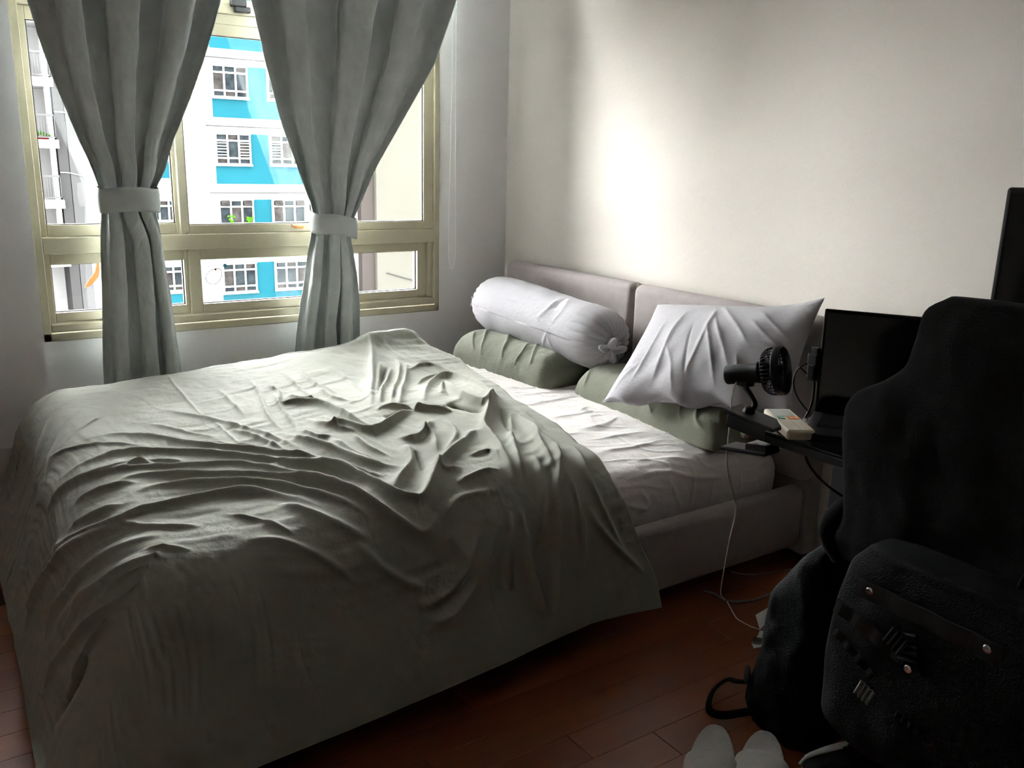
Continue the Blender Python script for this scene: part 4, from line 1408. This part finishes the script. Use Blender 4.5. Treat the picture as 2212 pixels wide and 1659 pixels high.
uj = clipbox('upper_jaw', 0.0, 0.118, -0.024, 0.036, 0.012, 0.020, 7)
clipbox('jaw_side', 0.01, 0.10, -0.024, -0.020, -0.012, 0.014, 7)
lj = clipbox('lower_jaw', 0.0, 0.105, -0.022, 0.030, -0.046, -0.038, -7)
clipbox('grip_pad', 0.055, 0.105, -0.018, 0.026, -0.040, -0.022, -7, M['black_gloss'])
sp = co + ca * 0.050 + cb * 0.005 + Vector((0, 0, -0.012))
revolve('spring', [(0.0, -0.020), (0.009, -0.020), (0.009, 0.020), (0.0, 0.020)], sp, cb, M['snap'], fan, 14)
ball = co + ca * 0.040 + cb * 0.008 + Vector((0, 0, 0.028))
revolve('ball_joint', [(0.0, -0.012), (0.009, -0.009), (0.0125, 0.0), (0.009, 0.009), (0.0, 0.012)], ball, cb, BK, fan, 18)
FA = Vector((0.40, -0.89, 0.22)).normalized()
hc = Vector((-0.925, -2.368, TZ + 0.112))
mount = hc - FA * 0.062 + Vector((0, 0, -0.022))
tube('arm', [tuple(ball), tuple(ball + Vector((0.006, -0.008, 0.014))), tuple(ball * 0.5 + mount * 0.5 + Vector((0.004, -0.006, 0.004))), tuple(mount - Vector((0, 0, 0.006))), tuple(mount)], 0.0058, BK, fan, 12, 6)
bm = bmesh.new()
bbox(bm, mount.x - 0.013, mount.x + 0.013, mount.y - 0.013, mount.y + 0.013, mount.z - 0.004, mount.z + 0.014, 0.003, 2)
from_bm('mount_block', bm, BK, fan)
mo2 = hc - FA * 0.104
revolve('motor_housing', [(0.0, 0.0), (0.017, 0.0), (0.0195, 0.003), (0.0195, 0.034), (0.0205, 0.036), (0.0205, 0.066), (0.0215, 0.067), (0.0215, 0.070), (0.018, 0.071), (0.018, 0.090), (0.0, 0.092)], mo2, FA, BK, fan, 28)
RF = 0.0475
rim = revolve('cage_rim', [(RF - 0.003, -0.001), (RF, -0.001), (RF + 0.001, 0.002), (RF + 0.001, 0.012), (RF - 0.002, 0.015), (RF - 0.005, 0.012), (RF - 0.004, 0.0), (RF - 0.003, -0.001)], hc, FA, BK, fan, 48)
qf = Vector((0, 0, 1)).rotation_difference(FA)
for k in range(36):
    a = 2 * PI * k / 36
    prof = [(0.016, -0.026), (0.028, -0.026), (0.0385, -0.023), (0.0455, -0.014), (RF - 0.0005, 0.0)]
    pts = [tuple(hc + qf @ Vector((r * math.cos(a), r * math.sin(a), h))) for r, h in prof]
    tube('cage_rib', pts, 0.0009, BK, fan, 4, 2)
    prof = [(0.010, 0.015), (0.025, 0.0165), (0.038, 0.016), (RF - 0.003, 0.012)]
    a2 = a + 0.5
    pts = [tuple(hc + qf @ Vector((r * math.cos(a + r * 9), r * math.sin(a + r * 9), h))) for r, h in prof]
    tube('front_rib', pts, 0.0007, BK, fan, 4, 2)
revolve('cage_ring', [(0.0380, -0.0240), (0.0395, -0.0240), (0.0395, -0.0225), (0.0380, -0.0225), (0.0380, -0.0240)], hc, FA, BK, fan, 36)
revolve('hub', [(0.0, 0.0175), (0.009, 0.0175), (0.0115, 0.015), (0.0115, -0.018), (0.0, -0.018)], hc, FA, BK, fan, 24)
for k in range(5):
    a0 = 2 * PI * k / 5
    V = []
    for i in range(6):
        for j in range(5):
            r = 0.010 + 0.032 * i / 5
            a = a0 + (j / 4 - 0.5) * 0.75 + 0.25 * i / 5
            h = 0.000 + (j / 4 - 0.5) * 0.012
            V.append(tuple(hc + qf @ Vector((r * math.cos(a), r * math.sin(a), h))))
    bl = from_np('blade', V, grid_faces(6, 5), BK, fan)
    md = bl.modifiers.new('thick', 'SOLIDIFY')
    md.thickness = 0.0012

wc = tube('usb_cable', [tuple(mount + Vector((-0.012, 0.012, 0.004))), (-1.011, -2.335, 0.80), (-0.970, -2.300, 0.738), (-0.937, -2.270, 0.676), (-0.878, -2.22, 0.600), (-0.818, -2.18, 0.538), (-0.670, -2.08, 0.399), (-0.591, -2.0, 0.262), (-0.522, -1.93, 0.121), (-0.478, -1.890, 0.03),
                        (-0.458, -1.897, 0.005), (-0.490, -1.950, 0.003), (-0.508, -1.985, 0.003), (-0.508, -2.03, 0.003), (-0.500, -2.056, 0.003)], 0.0017, M['cable_w'], None, 8, 6)
tag(wc, 'thin white cable running from the fan down to the floor', 'cable')
gc = tube('floor_cable', [(-0.47, -1.815, 0.005), (-0.455, -1.850, 0.005), (-0.457, -1.897, 0.005), (-0.399, -1.932, 0.005), (-0.33, -1.935, 0.005), (-0.276, -1.93, 0.005), (-0.20, -1.94, 0.005)], 0.0035, M['cable_g'], None, 8)
tag(gc, 'thick grey cable lying on the floor along the bed', 'cable')
gc2 = tube('floor_cable', [(-0.30, -1.77, 0.004), (-0.27, -1.81, 0.004), (-0.20, -1.84, 0.004), (-0.12, -1.86, 0.004)], 0.0022, M['cable_g'], None, 8)
tag(gc2, 'thin faint cable on the floor under the bed end by the wall', 'cable')
tg = empty('cable_tag', (-0.52, -2.07, 0.0))
tag(tg, 'white paper tags with print on the end of the white cable', 'tag')


def flat(name, pts, m, parent, th=0.0012):
    bm = bmesh.new()
    a = [bm.verts.new(p) for p in pts]
    b = [bm.verts.new((p[0], p[1], p[2] - th)) for p in pts]
    bm.faces.new(a)
    bm.faces.new(b[::-1])
    for i in range(len(a)):
        j = (i + 1) % len(a)
        bm.faces.new((a[i], b[i], b[j], a[j]))
    return from_bm(name, bm, m, parent)


t1 = flat('upper_tag', [(-0.460, -2.005, 0.012), (-0.418, -2.016, 0.030), (-0.455, -2.050, 0.020), (-0.500, -2.056, 0.004)], M['paper'], tg)
t2 = flat('lower_tag', [(-0.505, -2.060, 0.004), (-0.495, -2.073, 0.004), (-0.560, -2.118, 0.003), (-0.588, -2.112, 0.003), (-0.572, -2.090, 0.003), (-0.530, -2.075, 0.004)], M['paper'], tg)
for k in range(7):
    a = 0.15 + k * 0.11
    c = Vector((-0.530, -2.082, 0.0)).lerp(Vector((-0.574, -2.109, 0.0)), a)
    flat('print_line', [(c.x - 0.009, c.y + 0.010, 0.0048), (c.x + 0.007, c.y - 0.007, 0.0048), (c.x + 0.005, c.y - 0.008, 0.0048), (c.x - 0.011, c.y + 0.008, 0.0048)], M['ink'], t2, 0.0004)

# ------------------------------------------------------------------ chair and jacket
chair = empty('office_chair', (-0.98, -2.98, 0))
tag(chair, 'black office chair at the desk under a draped jacket', 'chair')
box('seat', -0.93, -0.50, -3.22, -2.74, 0.40, 0.47, M['black_cloth'], chair, 0.025, 4, True)
bm = bmesh.new()
bbox(bm, -1.03, -0.985, -3.20, -2.74, 0.50, 1.000, 0.022, 4)
from_bm('backrest', bm, M['black_cloth'], chair, True)
box('back_bar', -1.00, -0.93, -3.00, -2.94, 0.38, 0.56, M['black_matte'], chair, 0.01, 2)
revolve('gas_post', [(0.0, 0.0), (0.028, 0.0), (0.028, 0.30), (0.0, 0.30)], (-0.72, -2.98, 0.10), (0, 0, 1), M['black_matte'], chair, 18)
for k in range(5):
    a = k * 2 * PI / 5 + 0.3
    tube('base_leg', [(-0.72, -2.98, 0.11), (-0.72 + 0.15 * math.cos(a), -2.98 + 0.15 * math.sin(a), 0.09), (-0.72 + 0.27 * math.cos(a), -2.98 + 0.27 * math.sin(a), 0.065)], 0.016, M['black_matte'], chair, 10)
    revolve('caster', [(0.0, -0.018), (0.022, -0.018), (0.026, 0.0), (0.022, 0.018), (0.0, 0.018)], (-0.72 + 0.28 * math.cos(a), -2.98 + 0.28 * math.sin(a), 0.027), (-math.sin(a), math.cos(a), 0), M['black_matte'], chair, 14)


def loft(secs, nz, na, seed, amp, cx, m, name, parent=None, power=0.7, close_bottom=True):
    """secs: (z, y_left, y_right, x_front, x_back)"""
    S = np.array(sorted(secs))
    z = np.linspace(S[0, 0], S[-1, 0], nz)
    k = np.hanning(7)
    k /= k.sum()
    q = [np.convolve(np.pad(np.interp(z, S[:, 0], S[:, i]), 3, 'edge'), k, 'valid') for i in range(1, 5)]
    ang = np.linspace(0, 2 * PI, na, endpoint=False)
    Z, A = np.meshgrid(z, ang, indexing='ij')
    c = np.cos(A)
    s = np.sin(A)
    yl, yr, xf, xb = [np.broadcast_to(v[:, None], Z.shape) for v in q]
    yc, hy = (yl + yr) / 2, (yl - yr) / 2
    xc, hx = (xf + xb) / 2, (xb - xf) / 2
    Yv = yc + hy * np.sign(c) * np.abs(c) ** power
    Xv = xc + hx * np.sign(s) * np.abs(s) ** power
    d = amp * vnoise(Yv * 14 + Z * 9, Z * 11 - Yv * 7, seed) + 0.4 * amp * vnoise(Yv * 40, Z * 26, seed + 1)
    Xv = Xv + d * np.sign(s) * np.abs(s) ** 0.3
    P = np.stack([Xv, Yv, Z], -1)
    bm = bmesh.new()
    vs = [bm.verts.new(v) for v in P.reshape(-1, 3)]
    for f in grid_faces(nz, na, wrap_j=True).tolist():
        bm.faces.new([vs[i] for i in f])
    top = [vs[(nz - 1) * na + j] for j in range(na)]
    cen = Vector(P[-1].mean(0).tolist()) + Vector((0, 0, 0.006))
    prev = top
    for fr in (0.75, 0.4):
        new = [bm.verts.new(cen.lerp(v.co, fr)) for v in top]
        for j in range(na):
            bm.faces.new((prev[j], prev[(j + 1) % na], new[(j + 1) % na], new[j]))
        prev = new
    bm.faces.new(prev)
    if close_bottom:
        bm.faces.new([vs[j] for j in range(na - 1, -1, -1)])
    return from_bm(name, bm, m, parent, True)


jk = loft([(0.585, -2.625, -3.36, -1.065, -0.978), (0.62, -2.602, -3.35, -1.075, -0.978), (0.65, -2.620, -3.34, -1.07, -0.978), (0.72, -2.612, -3.33, -1.068, -0.978), (0.80, -2.600, -3.33, -1.066, -0.978),
           (0.845, -2.598, -3.33, -1.064, -0.978), (0.872, -2.612, -3.32, -1.062, -0.978), (0.895, -2.655, -3.30, -1.06, -0.978), (0.925, -2.690, -3.27, -1.055, -0.978), (0.985, -2.700, -3.25, -1.05, -0.978),
           (1.015, -2.702, -3.25, -1.046, -0.978), (1.032, -2.714, -3.24, -1.04, -0.978), (1.043, -2.745, -3.21, -1.03, -0.978)], 70, 120, 41, 0.006, 0, M['black_cloth'], 'jacket', None, 0.6, False)
tag(jk, 'black jacket draped over the chair back in front of the laptop', 'jacket')
tube('sleeve', [(-1.01, -2.63, 0.68), (-1.03, -2.605, 0.645), (-1.035, -2.600, 0.615), (-1.02, -2.62, 0.575)], 0.020, M['black_cloth'], jk, 14)

# ------------------------------------------------------------------ bags
suit = empty('messenger_bag', (-1.14, -3.05, 0.365))
tag(suit, 'big black bag with a snapped flap strap hanging on the chair back', 'bag')
body = loft([(0.366, -2.760, -3.37, -1.185, -1.10), (0.374, -2.735, -3.39, -1.195, -1.09), (0.40, -2.715, -3.41, -1.204, -1.085), (0.50, -2.712, -3.42, -1.207, -1.083), (0.60, -2.722, -3.40, -1.204, -1.085), (0.66, -2.735, -3.38, -1.196, -1.09), (0.685, -2.76, -3.35, -1.185, -1.10)],
            50, 120, 51, 0.004, 0, M['black_nylon'], 'shell', suit, 0.35)
tube('carry_strap', [(-1.12, -2.95, 0.675), (-1.095, -2.95, 0.70), (-1.05, -2.95, 0.72), (-1.015, -2.95, 0.73)], 0.014, M['black_nylon'], suit, 10, 6, False, (0.35, 1.0))
XF = -1.2105


def strap(name, p0, p1, w, th, m, parent):
    """flat strip on the suitcase face from (y,z) to (y,z)"""
    a = Vector((XF, p0[0], p0[1]))
    b = Vector((XF, p1[0], p1[1]))
    d = (b - a).normalized()
    u = Vector((1, 0, 0)).cross(d) * (w / 2)
    N = 24
    V = []
    for i in range(N + 1):
        c = a.lerp(b, i / N) + Vector((-0.0015 * math.sin(i * 0.9), 0, 0))
        for q in (u, -u):
            V.append(c + q)
        for q in (-u, u):
            V.append(c + q + Vector((-th, 0, 0)))
    F = grid_faces(N + 1, 4, wrap_j=True).tolist()
    bm = bmesh.new()
    vs = [bm.verts.new(v) for v in V]
    for f in F:
        bm.faces.new([vs[i] for i in f])
    bm.faces.new(vs[:4])
    bm.faces.new(vs[-4:])
    return from_bm(name, bm, m, parent)


st = strap('flap_strap', (-2.776, 0.640), (-2.985, 0.634), 0.026, 0.004, M['webbing'], suit)


def snap(y, z, parent):
    return revolve('snap', [(0.0, 0.0), (0.0062, 0.0), (0.0062, 0.0015), (0.0045, 0.0028), (0.002, 0.0022), (0.0, 0.0024)], (XF - 0.0036, y, z), (-1, 0, 0), M['snap'], parent, 18)


snap(-2.797, 0.641, st)
snap(-2.967, 0.636, st)
snap(-2.869, 0.555, suit)
snap(-3.02, 0.640, suit)
strap('webbing', (-2.745, 0.596), (-2.86, 0.565), 0.022, 0.003, M['webbing'], suit)
strap('webbing', (-2.858, 0.605), (-2.868, 0.565), 0.03, 0.004, M['webbing'], suit)
strap('webbing', (-2.75, 0.555), (-2.82, 0.515), 0.014, 0.003, M['webbing'], suit)
strap('webbing', (-2.86, 0.480), (-2.895, 0.470), 0.010, 0.003, M['webbing'], suit)
bk = strap('buckle', (-2.835, 0.595), (-2.860, 0.583), 0.030, 0.008, M['black_matte'], suit)
strap('patch', (-2.796, 0.487), (-2.820, 0.478), 0.026, 0.002, M['grey_patch'], suit)
pack = empty('backpack', (-0.74, -2.38, 0))
tag(pack, 'black backpack slumped on the floor with a loop handle', 'backpack')
loft([(0.0, -2.289, -2.47, -0.835, -0.60), (0.03, -2.269, -2.475, -0.85, -0.59), (0.08, -2.276, -2.475, -0.855, -0.585), (0.166, -2.302, -2.475, -0.855, -0.585), (0.25, -2.314, -2.475, -0.855, -0.59), (0.33, -2.326, -2.475, -0.86, -0.61), (0.41, -2.379, -2.475, -0.86, -0.65), (0.46, -2.414, -2.475, -0.84, -0.70), (0.475, -2.439, -2.46, -0.81, -0.74)],
     44, 90, 61, 0.010, 0, M['black_nylon'], 'shell', pack, 0.55)
tube('loop_handle', [(-0.80, -2.275, 0.065), (-0.805, -2.245, 0.052), (-0.802, -2.212, 0.037), (-0.848, -2.212, 0.022), (-0.900, -2.250, 0.016), (-0.897, -2.287, 0.020), (-0.850, -2.325, 0.035), (-0.82, -2.35, 0.04)], 0.009, M['black_nylon'], pack, 10, 8, False, (1.0, 0.45))
revolve('badge', [(0.0, 0.0), (0.020, 0.0), (0.022, 0.002), (0.020, 0.004), (0.0, 0.003)], (-0.836, -2.300, 0.110), (-0.80, 0.55, 0.12), M['webbing'], pack, 24)

# ------------------------------------------------------------------ slippers and shoe
def slipper(heel, toe, wdt, label, vamp):
    h = Vector(heel)
    d = (Vector(toe) - h)
    L = d.length
    d.normalize()
    s = Vector((-d.y, d.x, 0))
    o = empty('slipper', tuple(h))
    tag(o, label, 'slipper', 'white slippers at the bottom edge')
    N = 40
    bm = bmesh.new()
    ring = []
    for k in range(N):
        a = 2 * PI * k / N
        x = (1 - math.cos(a)) / 2
        wv = wdt / 2 * (0.86 + 0.22 * x)
        y_ = math.sin(a)
        y_ = math.copysign(abs(y_) ** 0.8, y_) * wv
        ring.append((x * L, y_))
    layers = []
    for (ins, z) in ((0.006, 0.0), (0.0, 0.004), (0.0, 0.010), (0.003, 0.014), (0.008, 0.014), (0.012, 0.0125), (0.04, 0.0120)):
        lay = []
        for x, y_ in ring:
            cx = L / 2
            f = 1 - ins / (wdt / 2)
            p = h + d * (cx + (x - cx) * (1 - ins / (L / 2))) + s * (y_ * f)
            lay.append(bm.verts.new((p.x, p.y, z + 0.001)))
        layers.append(lay)
    for a, b in zip(layers, layers[1:]):
        for k in range(N):
            bm.faces.new((a[k], a[(k + 1) % N], b[(k + 1) % N], b[k]))
    bm.faces.new(layers[0][::-1])
    bm.faces.new(layers[-1])
    from_bm('sole', bm, M['slipper'], o, True)
    V = []
    x0, x1 = vamp
    for i in range(16):
        x = x0 + (x1 - x0) * i / 15
        wv = wdt / 2 * (0.86 + 0.22 * x) * max(0.15, math.sin(math.acos(max(-1, min(1, 2 * x - 1))))) ** 0.8
        for j in range(20):
            a = PI * j / 19
            p = h + d * (x * L) + s * (math.cos(a) * (wv + 0.002))
            V.append((p.x, p.y, 0.010 + 0.040 * math.sin(a) ** 0.7 * (1 - 0.55 * (i / 15) ** 2)))
    v = from_np('upper', V, grid_faces(16, 20), M['slipper'], o)
    md = v.modifiers.new('thick', 'SOLIDIFY')
    md.thickness = 0.006
    return o


slipper((-0.925, -2.298, 0), (-1.150, -2.482, 0), 0.100, 'left white slipper of the pair at the bottom edge', (0.52, 0.97))
slipper((-0.848, -2.372, 0), (-1.080, -2.545, 0), 0.100, 'right white slipper of the pair, nearest the dark shoe', (0.46, 0.97))

shoe = empty('shoe', (-0.80, -2.58, 0))
tag(shoe, 'dark shoe with pale grey stripes and tan sole at the bottom edge', 'shoe')
sh = Vector((-0.90, -2.515, 0))
sd = Vector((0.905, -0.425, 0)).normalized()
ss = Vector((-sd.y, sd.x, 0))


def shoe_loft(name, secs, m, zoff=0.0):
    V = []
    na = 24
    for (x, w, z0, z1) in secs:
        for j in range(na):
            a = 2 * PI * j / na
            c, s_ = math.cos(a), math.sin(a)
            p = sh + sd * x + ss * (w * math.copysign(abs(c) ** 0.7, c))
            V.append((p.x, p.y, (z0 + z1) / 2 + (z1 - z0) / 2 * math.copysign(abs(s_) ** 0.7, s_)))
    bm = bmesh.new()
    vs = [bm.verts.new(v) for v in V]
    for f in grid_faces(len(secs), na, wrap_j=True).tolist():
        bm.faces.new([vs[i] for i in f])
    bm.faces.new(vs[:na])
    bm.faces.new(vs[-na:])
    return from_bm(name, bm, m, shoe, True)


shoe_loft('sole', [(-0.004, 0.012, 0.0, 0.016), (0.01, 0.030, 0.0, 0.018), (0.06, 0.043, 0.0, 0.020), (0.14, 0.040, 0.0, 0.020), (0.22, 0.036, 0.0, 0.022), (0.27, 0.030, 0.0, 0.022), (0.283, 0.014, 0.0, 0.02)], M['shoe_orange'])
shoe_loft('upper', [(0.0, 0.010, 0.015, 0.026), (0.012, 0.028, 0.015, 0.040), (0.05, 0.039, 0.015, 0.054), (0.11, 0.037, 0.015, 0.072), (0.17, 0.033, 0.015, 0.088), (0.23, 0.033, 0.015, 0.090), (0.268, 0.028, 0.015, 0.088), (0.278, 0.014, 0.015, 0.08)], M['black_nylon'])
for k in range(3):
    o_ = 0.011 * k
    pts = [sh + sd * (0.004 + o_) + ss * (0.026 + 0.010 * k) + Vector((0, 0, 0.022)), sh + sd * (0.014 + o_) + ss * (0.020 + 0.006 * k) + Vector((0, 0, 0.042)),
           sh + sd * (0.045 + o_) + ss * (0.016 + 0.004 * k) + Vector((0, 0, 0.054 + 0.003 * k)), sh + sd * (0.085 + o_) + ss * (0.010 + 0.003 * k) + Vector((0, 0, 0.067 + 0.003 * k))]
    tube('stripe', [tuple(p) for p in pts], 0.0038, M['shoe_grey'], shoe, 8, 6)
